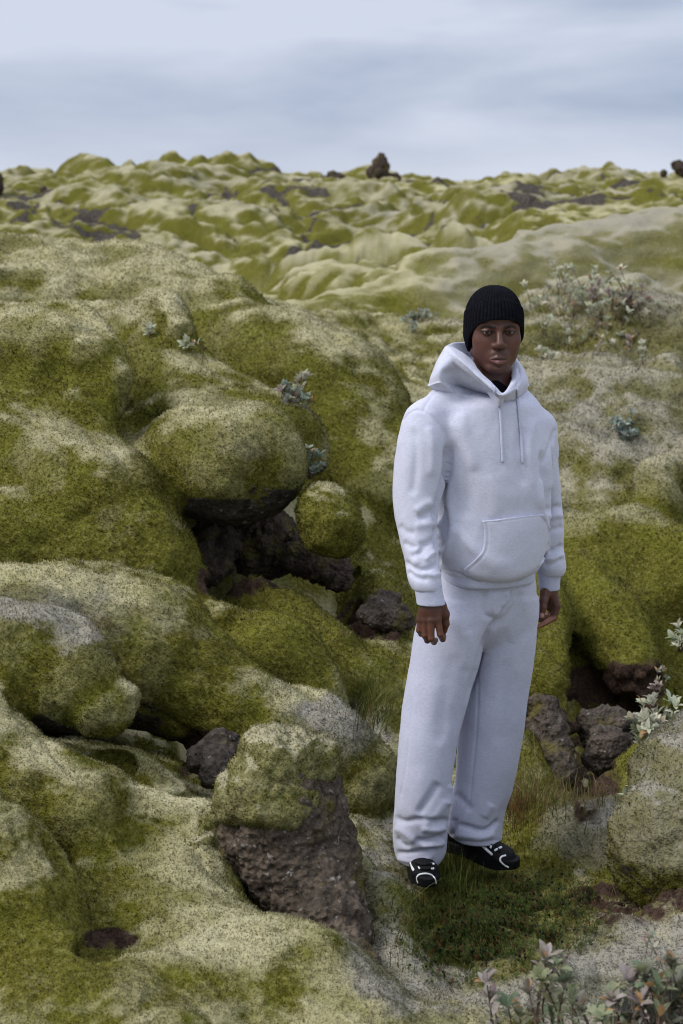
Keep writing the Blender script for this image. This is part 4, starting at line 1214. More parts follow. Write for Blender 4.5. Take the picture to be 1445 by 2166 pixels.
# ---------- hoodie
def build_hoodie():
    F = Field(np.arange(0.13, 0.78, 0.0042), np.arange(4.08, 4.72, 0.0048), np.arange(0.78, 1.70, 0.0042))
    torso = Tube([(836, 968, 1098, 4.43, .100), (850, 932, 1130, 4.42, .118), (890, 906, 1160, 4.42, .130), (950, 918, 1166, 4.41, .140), (1030, 928, 1165, 4.40, .146),
                  (1095, 922, 1164, 4.40, .152), (1135, 918, 1156, 4.39, .148), (1165, 920, 1150, 4.39, .149), (1185, 924, 1146, 4.39, .149), (1200, 930, 1138, 4.39, .150), (1210, 936, 1130, 4.39, .135), (1216, 942, 1124, 4.39, .118)], 26, 2.25).smooth_rows(90)
    torso.into(F)
    # sloping shoulders
    F.cone(W(1030, 862, 4.45), W(945, 853, 4.39), .060, .055, .04); F.cone(W(945, 852, 4.38), W(899, 892, 4.33), .055, .059, .03)
    F.cone(W(899, 892, 4.33), W(893, 930, 4.32), .059, .066, .03)
    F.cone(W(1030, 862, 4.45), W(1090, 860, 4.47), .060, .054, .04); F.cone(W(1090, 857, 4.47), W(1138, 907, 4.50), .054, .054, .03)
    F.cone(W(1138, 907, 4.50), W(1143, 950, 4.51), .054, .060, .03)
    armR = Tube([(872, 868, 925, 4.325, .050), (890, 854, 940, 4.32, .066), (930, 842, 946, 4.31, .078), (980, 834, 947, 4.30, .080), (1030, 830, 942, 4.29, .078), (1070, 831, 930, 4.275, .074),
                 (1110, 837, 923, 4.255, .070), (1150, 846, 926, 4.23, .066), (1180, 853, 928, 4.21, .064), (1205, 857, 931, 4.195, .064), (1225, 860, 934, 4.18, .062), (1240, 866, 935, 4.17, .056), (1248, 874, 933, 4.165, .045)], 10, 2.15).smooth_rows(60)
    armR.into(F, .014)
    armL = Tube([(890, 1095, 1158, 4.50, .060), (920, 1098, 1174, 4.51, .072), (970, 1105, 1179, 4.52, .076), (1030, 1118, 1184, 4.53, .074), (1080, 1124, 1190, 4.535, .068),
                 (1130, 1128, 1193, 4.53, .064), (1155, 1129, 1191, 4.53, .062), (1180, 1128, 1196, 4.525, .062), (1198, 1130, 1199, 4.52, .060), (1208, 1132, 1198, 4.52, .056), (1216, 1140, 1192, 4.52, .044)], 10, 2.15).smooth_rows(60)
    armL.into(F, .012)
    strokes = [
      # armhole and shoulder seams
      ([(853, 889), (866, 874), (884, 867), (905, 875), (930, 897), (944, 922), (947, 950)], -.0045, 2.2),
      ([(896, 869), (905, 850), (925, 826), (953, 808)], -.0035, 2.2),
      ([(1176, 905), (1168, 925), (1160, 950), (1152, 985)], -.006, 3.5),
      # sleeve meeting the trunk
      ([(946, 940), (947, 985), (938, 1030), (926, 1075), (921, 1110)], -.020, 7),
      ([(920, 1110), (926, 1150), (930, 1195)], -.012, 6),
      ([(1146, 950), (1150, 1000), (1156, 1050), (1161, 1090)], -.016, 6),
      # drape on the trunk
      ([(950, 930), (975, 985), (985, 1050), (975, 1100)], -.008, 13),
      ([(948, 1010), (953, 1070), (958, 1120), (946, 1160), (938, 1195)], .011, 10),
      ([(938, 1070), (942, 1120), (934, 1165)], -.012, 8),
      ([(975, 870), (985, 930), (1005, 1000)], .006, 14),
      ([(1128, 880), (1120, 950), (1128, 1020), (1142, 1080)], .007, 10),
      ([(1105, 900), (1098, 960), (1108, 1030)], -.006, 10),
      ([(1148, 1010), (1143, 1060), (1150, 1100)], .010, 7),
      ([(960, 1110), (990, 1150), (1030, 1185), (1080, 1200)], .007, 12),
      ([(1040, 1000), (1050, 1060), (1040, 1100)], .003, 16),
      # right sleeve: bend of the elbow and bunching above the cuff
      ([(918, 1062), (898, 1068), (878, 1084)], .007, 9), ([(922, 1080), (905, 1086), (886, 1100)], -.008, 7), ([(922, 1102), (904, 1110), (876, 1112)], .006, 9),
      ([(872, 900), (880, 950), (878, 1010), (870, 1050)], -.006, 9), ([(905, 900), (915, 950), (912, 1010)], .006, 9),
      ([(852, 1146), (875, 1157), (900, 1148)], -.006, 6), ([(926, 1138), (906, 1150), (886, 1170), (866, 1178)], -.008, 6.5), ([(929, 1165), (913, 1172), (898, 1187)], .007, 5.5),
      ([(856, 1186), (873, 1200), (900, 1205), (931, 1190)], -.009, 5), ([(862, 1207), (880, 1221), (906, 1227)], -.007, 4.5), ([(934, 1212), (916, 1217), (893, 1212)], .006, 5),
      ([(888, 1148), (879, 1174), (884, 1196)], .005, 7), ([(845, 1110), (858, 1124), (880, 1128)], -.005, 7),
      # left sleeve
      ([(1158, 1080), (1172, 1074), (1190, 1072)], -.011, 5), ([(1162, 1096), (1176, 1090), (1191, 1092)], .008, 6), ([(1160, 1120), (1176, 1120), (1190, 1112)], -.007, 5),
      ([(1160, 1166), (1176, 1162), (1190, 1152)], -.013, 4.5), ([(1150, 1180), (1172, 1182), (1194, 1172)], .007, 5), ([(1148, 1196), (1170, 1192), (1190, 1180)], -.008, 4),
      ([(1168, 930), (1166, 980), (1164, 1040)], .007, 6),
      # seam above the hem band
      ([(928, 1203), (960, 1210), (1000, 1224), (1040, 1232), (1080, 1233), (1110, 1226), (1135, 1212)], -.004, 3)]
    ho, V, Q = finish('hoodie', F, HOODIE, MAN, 3, strokes, .0035, 9, 3)
    fixchild(ho)
    tree = bvh(V, Q)
    # hem band
    F2 = Field(np.arange(0.2, 0.75, 0.004), np.arange(4.15, 4.65, 0.004), np.arange(0.80, 1.05, 0.004))
    Tube([(1188, 938, 1130, 4.39, .128), (1205, 935, 1131, 4.39, .132), (1221, 935, 1130, 4.39, .131), (1226, 937, 1128, 4.39, .128)], 26, 2.25).into(F2)
    finish('hem_band', F2, RIBKNIT, ho, 1, (), .002, 9)
    # cuffs
    for rows, yaw in (([(1232, 874, 935, 4.165, .038), (1250, 877, 936, 4.16, .037), (1268, 880.5, 940, 4.155, .036), (1278, 881.5, 943, 4.152, .035)], 10),
                      ([(1204, 1137, 1188, 4.52, .036), (1220, 1139, 1186, 4.52, .036), (1236, 1139.5, 1184.5, 4.52, .036), (1246, 1140, 1184, 4.52, .035)], 5)):
        T = Tube(rows, yaw, 2.1); lo, hi = T.bounds()
        Fc = Field(*[np.arange(lo[i] - .02, hi[i] + .02, .003) for i in range(3)])
        T.into(Fc)
        finish('cuff', Fc, RIBKNIT, ho, 2, (), .0015, 14)
    # hood
    ST = [((1062,833,4.265),(1061,836,4.245),(1060,849,4.27)), ((1041,810,4.30),(1031,812,4.255),(1044,839,4.27)), ((1016,784,4.335),(1001,786,4.275),(1010,828,4.27)),
          ((998,761,4.385),(975,760,4.305),(972,817,4.28)), ((988,754,4.43),(953,739,4.355),(935,812,4.31)), ((976,748,4.50),(944,732,4.43),(912,819,4.36)),
          ((985,746,4.56),(963,726,4.53),(918,816,4.46)), ((1030,748,4.58),(1020,728,4.60),(1000,806,4.66)), ((1068,762,4.56),(1080,750,4.58),(1108,812,4.62)),
          ((1082,776,4.50),(1096,764,4.50),(1113,824,4.52)), ((1083,797,4.40),(1103,787,4.42),(1110,830,4.42)), ((1077,817,4.31),(1091,814,4.33),(1086,846,4.33))]
    for i_ in (0, 1, 2, 3, 4, 10, 11):
        h_, n_ = shoot(tree, *ST[i_][2][:2])
        if h_ is not None: ST[i_] = (ST[i_][0], ST[i_][1], (ST[i_][2][0], ST[i_][2][1], float(h_[1]) + .002))
    nS = len(ST)
    inn = np.array([W(*s[0]) for s in ST]); top = np.array([W(*s[1]) for s in ST]); low = np.array([W(*s[2]) for s in ST])
    cen = W(1036, 800, 4.42)
    def outw(P): 
        d = (P - cen) * np.array((1, 1, 0)); return d / np.maximum(np.linalg.norm(d, axis=1, keepdims=True), 1e-6)
    o_t = outw(top); bulge = np.array([.006, .012, .018, .022, .020, .012, .016, .03, .026, .018, .014, .010])[:, None]
    mid = (top * 0.45 + low * 0.55) + o_t * bulge + np.array((0, 0, .004))
    up = np.array((0, 0, 1.0))
    fl = np.array([.2, .5, .8, 1, 1, 1, 1, 1, 1, .9, .7, .4])[:, None]
    in2 = inn + (cen - inn) * np.array((.25, .25, 0)) - up * .05
    in1 = inn - up * .018 * fl
    lip = inn * 0.5 + top * 0.5 + up * .007 * fl
    und = low + (cen - low) * np.array((.28, .28, 0)) - up * .035
    rings = [in2, in1, inn, lip, top, top * .72 + mid * .28 + o_t * .004, mid, low * .8 + mid * .2 + o_t * .004, low, und]
    rings = [catmull(r, 10, True) for r in rings]
    G = np.stack(rings, 0)                                   # (rings, stations, 3)
    cols = [catmull(G[:, j], 6) for j in range(G.shape[1])]
    G = np.stack(cols, 1); n, mm = G.shape[:2]
    V2 = G.reshape(-1, 3); I = np.arange(n * mm).reshape(n, mm)
    Q2 = np.stack([I[:-1], np.roll(I[:-1], -1, 1), np.roll(I[1:], -1, 1), I[1:]], -1).reshape(-1, 4)
    NV = vnormals(V2, Q2)
    if (NV * (V2 - cen)).sum() < 0: Q2 = Q2[:, ::-1]; NV = -NV
    V2 = V2 + NV * (.0035 * fbm(V2 * 14, 3))[:, None]
    V2 = folds(V2, NV, [([(955, 745), (975, 775), (1005, 800), (1040, 826)], .004, 6), ([(930, 790), (965, 785), (1000, 806)], -.006, 7), ([(950, 760), (985, 795), (1030, 822)], -.005, 4),
                        ([(905, 808), (940, 780), (955, 760)], .005, 8), ([(1095, 775), (1100, 800), (1090, 822)], -.005, 3.5)])
    hd = link('hood', mesh_np('hood', V2, Q2), HOODIE, ho)
    tree2 = bvh(V2, Q2)
    # drawstrings leave the eyelets on the hood edge and hang down the chest
    for pts in ([(1043, 818), (1050, 835), (1055, 850), (1058, 880), (1060, 920), (1063, 980)], [(1092, 822), (1094, 845), (1098, 890), (1103, 940), (1105, 980)]):
        P, NN = [], []
        for a, b in catmull(pts, 8):
            h1, n1 = shoot(tree, a, b); h2, n2 = shoot(tree2, a, b)
            c = [(h, nn) for h, nn in ((h1, n1), (h2, n2)) if h is not None]
            if not c: continue
            h, nn = min(c, key=lambda q: q[0][1])
            P.append(h + nn * .0042); NN.append(nn)
        P = np.array(P); k = np.array((1, 2, 3, 2, 1)) / 9
        for i in range(3): P[:, i] = np.convolve(np.pad(P[:, i], 2, mode='edge'), k, 'valid')
        Vd, Qd, Td = tube_mesh(P, .0052, 8, .55, NN)
        link('drawstring', mesh_np('drawstring', Vd, Qd, Td), RIBKNIT, ho)
    # kangaroo pocket: a raised sheet sewn on the front
    L_ = catmull([(1020, 1102), (1024, 1120), (1024, 1145), (1018, 1168), (1002, 1186), (983, 1201)], 8)
    R_ = catmull([(1147, 1087), (1156, 1105), (1163, 1130), (1164, 1150), (1156, 1168), (1141, 1192)], 8)
    bot = catmull([(983, 1214), (1010, 1224), (1050, 1231), (1090, 1229), (1120, 1217), (1139, 1200)], 8)
    rows = []; nr = 26; ncol = 44
    for i in range(nr + 6):
        t = min(i / (nr - 1), 1.0)
        a = L_[min(int(t * (len(L_) - 1)), len(L_) - 1)]; b = R_[min(int(t * (len(R_) - 1)), len(R_) - 1)]
        if i >= nr:
            q = (i - nr + 1) / 6; a = L_[-1] * (1 - q) + bot[0] * q; b = R_[-1] * (1 - q) + bot[-1] * q
        row = []
        for j in range(ncol):
            s = j / (ncol - 1)
            p = a * (1 - s) + b * s
            if t >= 0:
                sag = np.array((0, math.sin(s * math.pi) * (max(t - .35, 0) / .65 * 24 + (0 if i < nr else (i - nr + 1) / 6 * 5)))); p = p + sag
            row.append(p)
        rows.append(row)
    rows = np.array(rows); K = rows.shape[0]
    PV = np.full((K, ncol, 3), np.nan); PN = np.zeros((K, ncol, 3))
    for i in range(K):
        for j in range(ncol):
            h, nn = shoot(tree, *rows[i, j])
            if h is not None: PV[i, j] = h; PN[i, j] = nn
    for i in range(K):
        ok = ~np.isnan(PV[i, :, 0])
        for c in range(3):
            PV[i, :, c] = np.interp(np.arange(ncol), np.nonzero(ok)[0], PV[i, ok, c]); PN[i, :, c] = np.interp(np.arange(ncol), np.nonzero(ok)[0], PN[i, ok, c])
    for _ in range(4):
        for A_ in (PV, PN):
            B_ = A_.copy(); B_[1:-1, 1:-1] = (A_[:-2, 1:-1] + A_[2:, 1:-1] + A_[1:-1, :-2] + A_[1:-1, 2:] + 2 * A_[1:-1, 1:-1]) / 6; A_[:] = B_
    PN /= np.maximum(np.linalg.norm(PN, axis=2, keepdims=True), 1e-9)
    ii, jj = np.meshgrid(np.arange(K) / (K - 1), np.arange(ncol) / (ncol - 1), indexing='ij')
    edge = np.minimum(np.minimum(ii * 1.2, (1 - ii) * 1.2), np.minimum(jj, 1 - jj))
    lift = .0100 + .003 * smoothstep(0, .35, edge) * smoothstep(1.0, .5, ii) - .005 * smoothstep(.75, 1.0, ii)
    stitch = -.0024 * np.exp(-((edge - .05) / .014) ** 2)
    top_ = PV + PN * (lift + stitch)[..., None]; bot_ = PV - PN * .004
    Vp = np.concatenate([top_.reshape(-1, 3), bot_.reshape(-1, 3)])
    I = np.arange(K * ncol).reshape(K, ncol); o = K * ncol
    Qp = [np.stack([I[:-1, :-1], I[1:, :-1], I[1:, 1:], I[:-1, 1:]], -1).reshape(-1, 4)]
    rim = np.concatenate([I[0, :-1], I[:-1, -1], I[-1, :0:-1], I[:0:-1, 0]])
    nx = np.roll(rim, -1)
    Qp.append(np.stack([rim, nx, nx + o, rim + o], 1))
    Qp = np.concatenate(Qp)
    link('pocket', mesh_np('pocket', Vp, Qp), HOODIE, ho)
    # dark tee at the throat
    Fc = Field(*[np.arange(a, b, .0035) for a, b in ((HO[0] - .12, HO[0] + .14), (4.25, 4.6), (zc - .26, zc - .10))])
    Fc.cone(HL(0, .040, -.178), HL(0, .045, -.25), .064, .070, 0)
    Fc.cone(HL(0, .004, -.188), HL(0, 0, -.25), .046, .050, .02)
    finish('undershirt', Fc, BLACKKNIT, MAN, 2, (), .0015, 14)[0].location = -MO
build_hoodie()

# ---------- sweatpants
def build_pants():
    F = Field(np.arange(0.14, 0.70, 0.0042), np.arange(4.12, 4.64, 0.0046), np.arange(-0.02, 1.0, 0.0042))
    pel = Tube([(1205, 936, 1132, 4.40, .118), (1240, 928, 1136, 4.40, .122), (1270, 912, 1137, 4.405, .126), (1290, 898, 1137, 4.405, .120), (1315, 915, 1130, 4.41, .110), (1345, 945, 1110, 4.42, .085), (1365, 975, 1085, 4.43, .055)], 22, 2.2).smooth_rows(24)
    pel.into(F)
    rl = Tube([(1262, 915, 1050, 4.37, .100), (1290, 890, 1046, 4.365, .118), (1340, 877, 1028, 4.36, .120), (1400, 867, 1014, 4.35, .117), (1450, 859, 998, 4.34, .112), (1500, 851, 984, 4.33, .106), (1560, 845, 967, 4.31, .100),
               (1640, 839, 955, 4.29, .094), (1700, 835, 951, 4.28, .092), (1735, 833, 948, 4.285, .092), (1765, 832, 946, 4.29, .093), (1795, 833, 944, 4.295, .092), (1808, 836, 938, 4.295, .090), (1815, 838, 930, 4.295, .087)], 14, 2.15).smooth_rows(90)
    rl.into(F, .016)
    ll = Tube([(1262, 1010, 1136, 4.44, .100), (1290, 1008, 1136.5, 4.45, .112), (1340, 1003, 1133, 4.45, .112), (1400, 995, 1127, 4.45, .110), (1450, 985, 1120, 4.45, .106), (1500, 975, 1113, 4.445, .102), (1560, 970, 1104, 4.44, .098),
               (1640, 965, 1089, 4.43, .090), (1680, 957, 1079, 4.425, .088), (1710, 948, 1067, 4.42, .086), (1740, 943, 1060, 4.42, .094), (1758, 948, 1059, 4.42, .098), (1768, 952, 1059, 4.42, .098)], 24, 2.15).smooth_rows(90)
    ll.into(F, .022)
    strokes = [
      ([(1027, 1243), (1022, 1275), (1026, 1300), (1048, 1308)], -.006, 5), ([(1048, 1250), (1045, 1285), (1052, 1302)], .007, 9),
      ([(1079, 1245), (1080, 1268), (1068, 1288), (1054, 1305)], -.006, 3.5), ([(1072, 1250), (1072, 1268), (1062, 1284)], .005, 4),
      ([(1100, 1250), (1092, 1280), (1070, 1305), (1040, 1335)], -.007, 9), ([(1115, 1260), (1105, 1310), (1075, 1360)], .005, 12),
      ([(1062, 1300), (1036, 1333), (1019, 1372), (1004, 1425), (986, 1492)], -.014, 5),
      ([(990, 1250), (985, 1300), (995, 1340)], -.004, 14), ([(950, 1300), (990, 1350), (985, 1420)], .005, 16),
      ([(883, 1345), (876, 1440), (868, 1530), (860, 1610), (848, 1680)], -.0028, 2.2),
      ([(1010, 1420), (1011, 1480), (1007, 1560), (1000, 1630), (993, 1693), (980, 1715), (966, 1738)], -.0032, 2.2),
      ([(960, 1380), (940, 1480), (930, 1580)], -.004, 16), ([(1070, 1390), (1065, 1480), (1050, 1580)], -.004, 16),
      # right leg stacks over the shoe
      ([(930, 1655), (908, 1690), (884, 1726)], -.010, 9), ([(945, 1690), (925, 1722), (895, 1742)], .007, 9),
      ([(834, 1726), (855, 1738), (885, 1734), (936, 1736), (947, 1730)], -.009, 6), ([(834, 1752), (856, 1762), (878, 1782)], .007, 8), ([(890, 1752), (920, 1756), (944, 1750)], .010, 7),
      ([(878, 1776), (905, 1778), (936, 1767)], -.010, 5), ([(840, 1770), (850, 1785), (868, 1792)], -.007, 5), ([(890, 1790), (920, 1788), (942, 1782)], .008, 5),
      ([(836, 1803), (862, 1805), (900, 1799), (926, 1796)], -.009, 5), ([(838, 1815), (870, 1822), (920, 1812)], .005, 4),
      # left leg
      ([(953, 1660), (955, 1680), (946, 1705)], .008, 6), ([(962, 1676), (985, 1700), (1000, 1715)], -.006, 8),
      ([(966, 1744), (985, 1748), (1020, 1757), (1040, 1750), (1055, 1732)], -.014, 5), ([(960, 1765), (985, 1768), (1020, 1772), (1048, 1762)], .008, 7),
      ([(955, 1770), (962, 1750), (960, 1730)], -.008, 5), ([(958, 1776), (1000, 1781), (1056, 1777)], -.0028, 2.2), ([(1040, 1700), (1025, 1730)], .006, 9)]
    pt, V, Q = finish('sweatpants', F, PANTS, MAN, 3, strokes, .0032, 8, 9)
    fixchild(pt)
build_pants()

# ---------- running shoes
def build_shoe(toe, heel, whites, laces):
    toe = np.array(toe, float); heel = np.array(heel, float)
    f = toe - heel; f[2] = 0; L = np.linalg.norm(f); f /= L
    s = np.array((f[1], -f[0], 0)); z0 = min(toe[2], heel[2])
    def P(a, b, c): return heel + f * a * L + s * b + np.array((0, 0, c + z0 - heel[2]))
    c0 = (toe + heel) / 2
    F = Field(*[np.arange(c0[i] - e[0], c0[i] + e[1], .003) for i, e in enumerate(((.2, .2), (.2, .2), (.06, .16)))])
    F.cone(P(.10, 0, .052), P(.30, 0, .056), .040, .040, 0)
    F.cone(P(.10, 0, .085), P(.36, 0, .088), .036, .036, .02)
    F.cone(P(.36, 0, .070), P(.62, 0, .040), .036, .034, .02)
    F.cone(P(.60, .004, .042), P(.85, .004, .030), .043, .035, .015, sq=(1, 1, 1.3))
    F.cone(P(.80, -.011, .027), P(.84, .015, .026), .033, .033, .012, sq=(1, 1, 1.25))
    def soleP(x, y, z):
        dx, dy = x - heel[0], y - heel[1]
        a = (dx * f[0] + dy * f[1]) / L; b = dx * s[0] + dy * s[1]
        w = .034 + .011 * smoothstep(.35, .72, a)
        q = np.sqrt(np.clip(1 - np.clip((a - .74) / .285, 0, 1) ** 2.4, 0, 1)) * np.sqrt(np.clip(1 - np.clip((.16 - a) / .19, 0, 1) ** 2.2, 0, 1))
        side = np.abs(b) - w * q - .0015 * np.cos((z - z0) * 700)
        zz = np.maximum(z - (z0 + .024 + .004 * smoothstep(.8, 1.0, a)), (z0 - .012 + .012 * smoothstep(.75, 1.02, a)) - z)
        return np.maximum(np.maximum(side, zz), np.maximum(a - 1.02, -.03 - a) * L)
    F.add(soleP, c0 - .2, c0 + .2, .006)
    V, Q = F.mesh(); V = smooth_mesh(V, Q, 2)
    sh = fixchild(link('shoe', mesh_np('shoe', V, Q), BLACKMESH, MAN))
    t = bvh(V, Q)
    for pts, r in whites: cord_on('trim', t, pts, r, WHITE, sh, .0, .28)
    for pts, m in laces: cord_on('lace', t, pts, .0042, m, sh, .003, .8)
build_shoe(W(908, 1876, 4.13), W(890, 1868, 4.13) + np.array((-.02, .295, 0)),
    [([(867, 1822), (870, 1832), (875, 1841)], .0044), ([(884, 1868), (881, 1858), (885, 1851), (894, 1848), (905, 1848), (915, 1852), (921, 1860), (923, 1870)], .0026)],
    [([(880, 1826), (895, 1830), (914, 1828)], BLACKMESH), ([(884, 1836), (898, 1839), (914, 1837)], BLACKMESH), ([(912, 1828), (917, 1829)], WHITE), ([(885, 1836), (890, 1838)], WHITE), ([(910, 1838), (916, 1838)], WHITE)])
build_shoe(W(1092, 1836, 4.30), W(1092, 1836, 4.30) + np.array((-.215, .20, 0)),
    [([(1019, 1788), (1030, 1798), (1041, 1808)], .0044), ([(1070, 1809), (1061, 1812), (1058, 1820), (1066, 1829), (1076, 1835)], .0030)],
    [([(1038, 1786), (1045, 1796)], BLACKMESH), ([(1050, 1790), (1058, 1802)], BLACKMESH), ([(1041, 1789), (1038, 1794)], WHITE), ([(1061, 1793), (1047, 1800)], WHITE)])
# ------------------------------------------------------------------ plants
def flow_tree():
    fd = FD[FQ].min(1); fp = to_pix(FV)[FQ[:, 0]]
    m = (fd < 12.5) & (fp[:, 0] > -150) & (fp[:, 0] < 1600) & (fp[:, 1] < 2500)
    q = FQ[m]; used, inv = np.unique(q, return_inverse=True)
    return BVHTree.FromPolygons(FV[used].tolist(), inv.reshape(-1, 4).tolist())
GT = flow_tree()
def drop(x, y):
    h = GT.ray_cast(Vector((x, y, 4)), Vector((0, 0, -1)))
    return None if h[0] is None else np.array(h[0])
def attr_mat(name, rough=0.7, transl=0.35):
    m, t, b = new_mat(name, rough, 0.2)
    a = t.nodes.new('ShaderNodeAttribute'); a.attribute_name = 'col'
    n = noise(t, 130, 3, 0.6, objvec(t))
    c = mix(t, 0.5, a.outputs['Color'], mix(t, 1.0, a.outputs['Color'], ramp(t, n, 0.3, 0.7, (0.6,) * 3, (1.3,) * 3), 'MULTIPLY'))
    t.links.new(c, b.inputs['Base Color'])
    tr = t.nodes.new('ShaderNodeBsdfTranslucent'); ms = t.nodes.new('ShaderNodeMixShader'); ms.inputs[0].default_value = transl
    t.links.new(c, tr.inputs['Color']); t.links.new(b.outputs[0], ms.inputs[1]); t.links.new(tr.outputs[0], ms.inputs[2])
    t.links.new(ms.outputs[0], t.nodes['Material Output'].inputs['Surface'])
    return m
LEAF = attr_mat('willow_leaf'); BLADE = attr_mat('grass_blade', 0.6, 0.4)
TWIG, _t, _b = new_mat('twig', 0.85, 0.2)
_t.links.new(mix(_t, ramp(_t, noise(_t, 80, 3, 0.6, objvec(_t)), .35, .7), (0.045, 0.026, 0.020), (0.13, 0.085, 0.065)), _b.inputs['Base Color'])

def leaf_verts(r, base, d, nrm, L, wd):
    """one cupped oval leaf: 10 vertices, 8 quads/tris folded along the midrib"""
    s = np.cross(d, nrm); s /= max(np.linalg.norm(s), 1e-9); nrm = np.cross(s, d)
    V = []
    for t, w, up in ((0, .12, 0), (.22, .72, .05), (.5, 1.0, .09), (.78, .74, .07), (1.0, .10, -.02)):
        c = base + d * L * t + nrm * L * up * 0.6
        V += [c - s * wd * w * .5 + nrm * wd * .16 * w, c, c + s * wd * w * .5 + nrm * wd * .16 * w]
    return V
LQ = np.array([q for i in range(4) for q in ((3*i, 3*i+1, 3*i+4, 3*i+3), (3*i+1, 3*i+2, 3*i+5, 3*i+4))])
def willow(px, py, Y, wpx, hpx, n, leaf, label, seed, cols=None, group='grey willow shrubs', sparse=0.5, root=None, tips=None, spread=0.25):
    """woolly willow: twigs from one root, leaves in rosettes at their ends"""
    r = np.random.default_rng(seed)
    k = PX(Y)
    c = W(px, py, Y)
    rt = drop(c[0], c[1]) if root is None else drop(*W(*root)[:2])
    if rt is None: rt = W(px, py + hpx / 2, Y)
    if root is None: rt[2] = min(rt[2], c[2] - 0.25 * hpx * k) if abs(rt[2] - c[2]) < hpx * k * 2 else c[2] - hpx * .5 * k
    cols = cols or [(.30, .35, .27), (.26, .31, .25), (.35, .37, .31), (.33, .27, .245)]
    e = empty('willow_shrub', rt)
    tag(e, label, 'shrub', group)
    SV, SQ, ST_, LV, LC, LQs = [], [], [], [], [], []
    ns = nl = 0
    for i in range(n):
        if tips is not None:
            a_, b_ = tips[i % len(tips)]; tp = W(a_, b_, Y + r.normal(0, .03))
        else:
            q = r.normal(0, 1, 3); q = q / np.linalg.norm(q) * r.random() ** 0.4
            tp = c + np.array((q[0] * wpx / 2 * k, q[1] * wpx / 2.6 * k, q[2] * hpx / 2 * k))
        g = drop(tp[0], tp[1])
        if spread > .5:
            a_, b_ = px + q[0] * wpx / 2, py + q[2] * hpx / 2
            o_ = Vector((0, 0, CAM_H)); d_ = Vector(W(a_, b_, Y)) - o_; d_.normalize()
            hh = GT.ray_cast(o_, d_)
            if hh[0] is not None and abs(hh[0].y - Y) < 2.5:
                g = np.array(hh[0]); tp = g + np.array((r.normal(0, .06), r.normal(0, .05), leaf * r.uniform(.9, 4.5)))
        if g is not None and tp[2] < g[2] + leaf * .8: tp[2] = g[2] + leaf * (.8 + r.random())
        b0 = rt + (tp - rt) * np.array((spread, spread, 0)) + np.array((0, 0, -.01))
        if spread > .5:
            b0 = (g if g is not None else b0) - np.array((0, 0, .01))
        mid = (b0 + tp) / 2 + r.normal(0, .12, 3) * np.linalg.norm(tp - b0) * np.array((1, 1, .4))
        if g is not None: mid[2] = max(mid[2], g[2] * .5 + tp[2] * .5 - .02)
        P = catmull([b0, mid, tp], 5)
        L = np.linalg.norm(tp - b0)
        V, Q, T = tube_mesh(P, np.linspace(.0028, .0013, len(P)) * (leaf / .032) ** .5, 5)
        if spread > .5: link('stem', mesh_np('stem', V - rt, Q, T), TWIG, e)
        else: SV.append(V); SQ.append(Q + ns); ST_.append(T + ns); ns += len(V)
        ax = P[-1] - P[-2]; ax /= np.linalg.norm(ax); ax = ax + np.array((0, 0, .5)); ax /= np.linalg.norm(ax)
        spots = [(P[-1], 1.0, int(r.integers(6, 10)))]
        for j in range(len(P) // 2, len(P) - 1):
            if r.random() < sparse: spots.append((P[j], .85, int(r.integers(2, 4))))
        col0 = np.array(cols[int(r.integers(len(cols)))])
        for pt, sc, cnt in spots:
            a0 = r.random() * 6.28
            for m_ in range(cnt):
                a = a0 + m_ * 2.4
                u = np.cross(ax, (0.3, .2, 1)); u /= np.linalg.norm(u); v = np.cross(ax, u)
                el = r.uniform(.45, 1.25)
                d = ax * math.cos(el) + (u * math.cos(a) + v * math.sin(a)) * math.sin(el)
                nr = ax * math.sin(el) - (u * math.cos(a) + v * math.sin(a)) * math.cos(el)
                l_ = leaf * sc * r.uniform(.7, 1.25)
                LV += leaf_verts(r, pt + r.normal(0, .003, 3), d, nr, l_, l_ * r.uniform(.38, .55))
                cc = np.clip(col0 * r.uniform(.75, 1.2) + r.normal(0, .012, 3), .01, 1)
                if r.random() < .05: cc = np.array((.42, .25, .12))
                LC += [cc] * 15; LQs.append(LQ + nl); nl += 15
    if SV: link('branches', mesh_np('branches', np.concatenate(SV) - rt, np.concatenate(SQ), np.concatenate(ST_)), TWIG, e)
    link('leaves', mesh_np('leaves', np.array(LV) - rt, np.concatenate(LQs), colors={'col': np.array(LC)}), LEAF, e)
PINKY = [(.38, .36, .28), (.37, .30, .28), (.29, .32, .25), (.40, .34, .33)]
WHITEY = [(.54, .56, .42), (.46, .50, .36), (.58, .57, .46)]
willow(1190, 640, 10.6, 150, 130, 34, .050, 'pale willow shrub just right of the beanie', 1, WHITEY + PINKY[:1], sparse=.3, spread=.8)
willow(1255, 665, 10.3, 170, 130, 34, .050, 'middle willow shrub on the slope right of the beanie', 2, WHITEY + PINKY, sparse=.3, spread=.8)
willow(1310, 660, 10.3, 110, 170, 30, .050, 'tall loose willow shrub farthest right of the beanie', 3, WHITEY + PINKY[:2], sparse=.3, spread=.8)
willow(1235, 735, 9.9, 110, 70, 14, .046, 'loose willow sprays below the tall loose shrub on the slope', 4, WHITEY + PINKY[:2], sparse=.3, spread=.8)
willow(1160, 755, 9.8, 44, 60, 8, .038, 'small willow spray beside the neck at shoulder side', 5, WHITEY)
willow(880, 682, 11.3, 110, 44, 18, .040, 'low grey willow left of the beanie', 6, [(.30, .33, .26), (.36, .38, .32)])
willow(1312, 945, 8.7, 66, 66, 16, .040, 'blue green willow tuft on the right slope above the rust red rock', 7, [(.28, .36, .31), (.36, .42, .38)])
willow(1365, 745, 10, 40, 44, 6, .038, 'lone willow sprig at the right edge of the slope', 8, WHITEY)
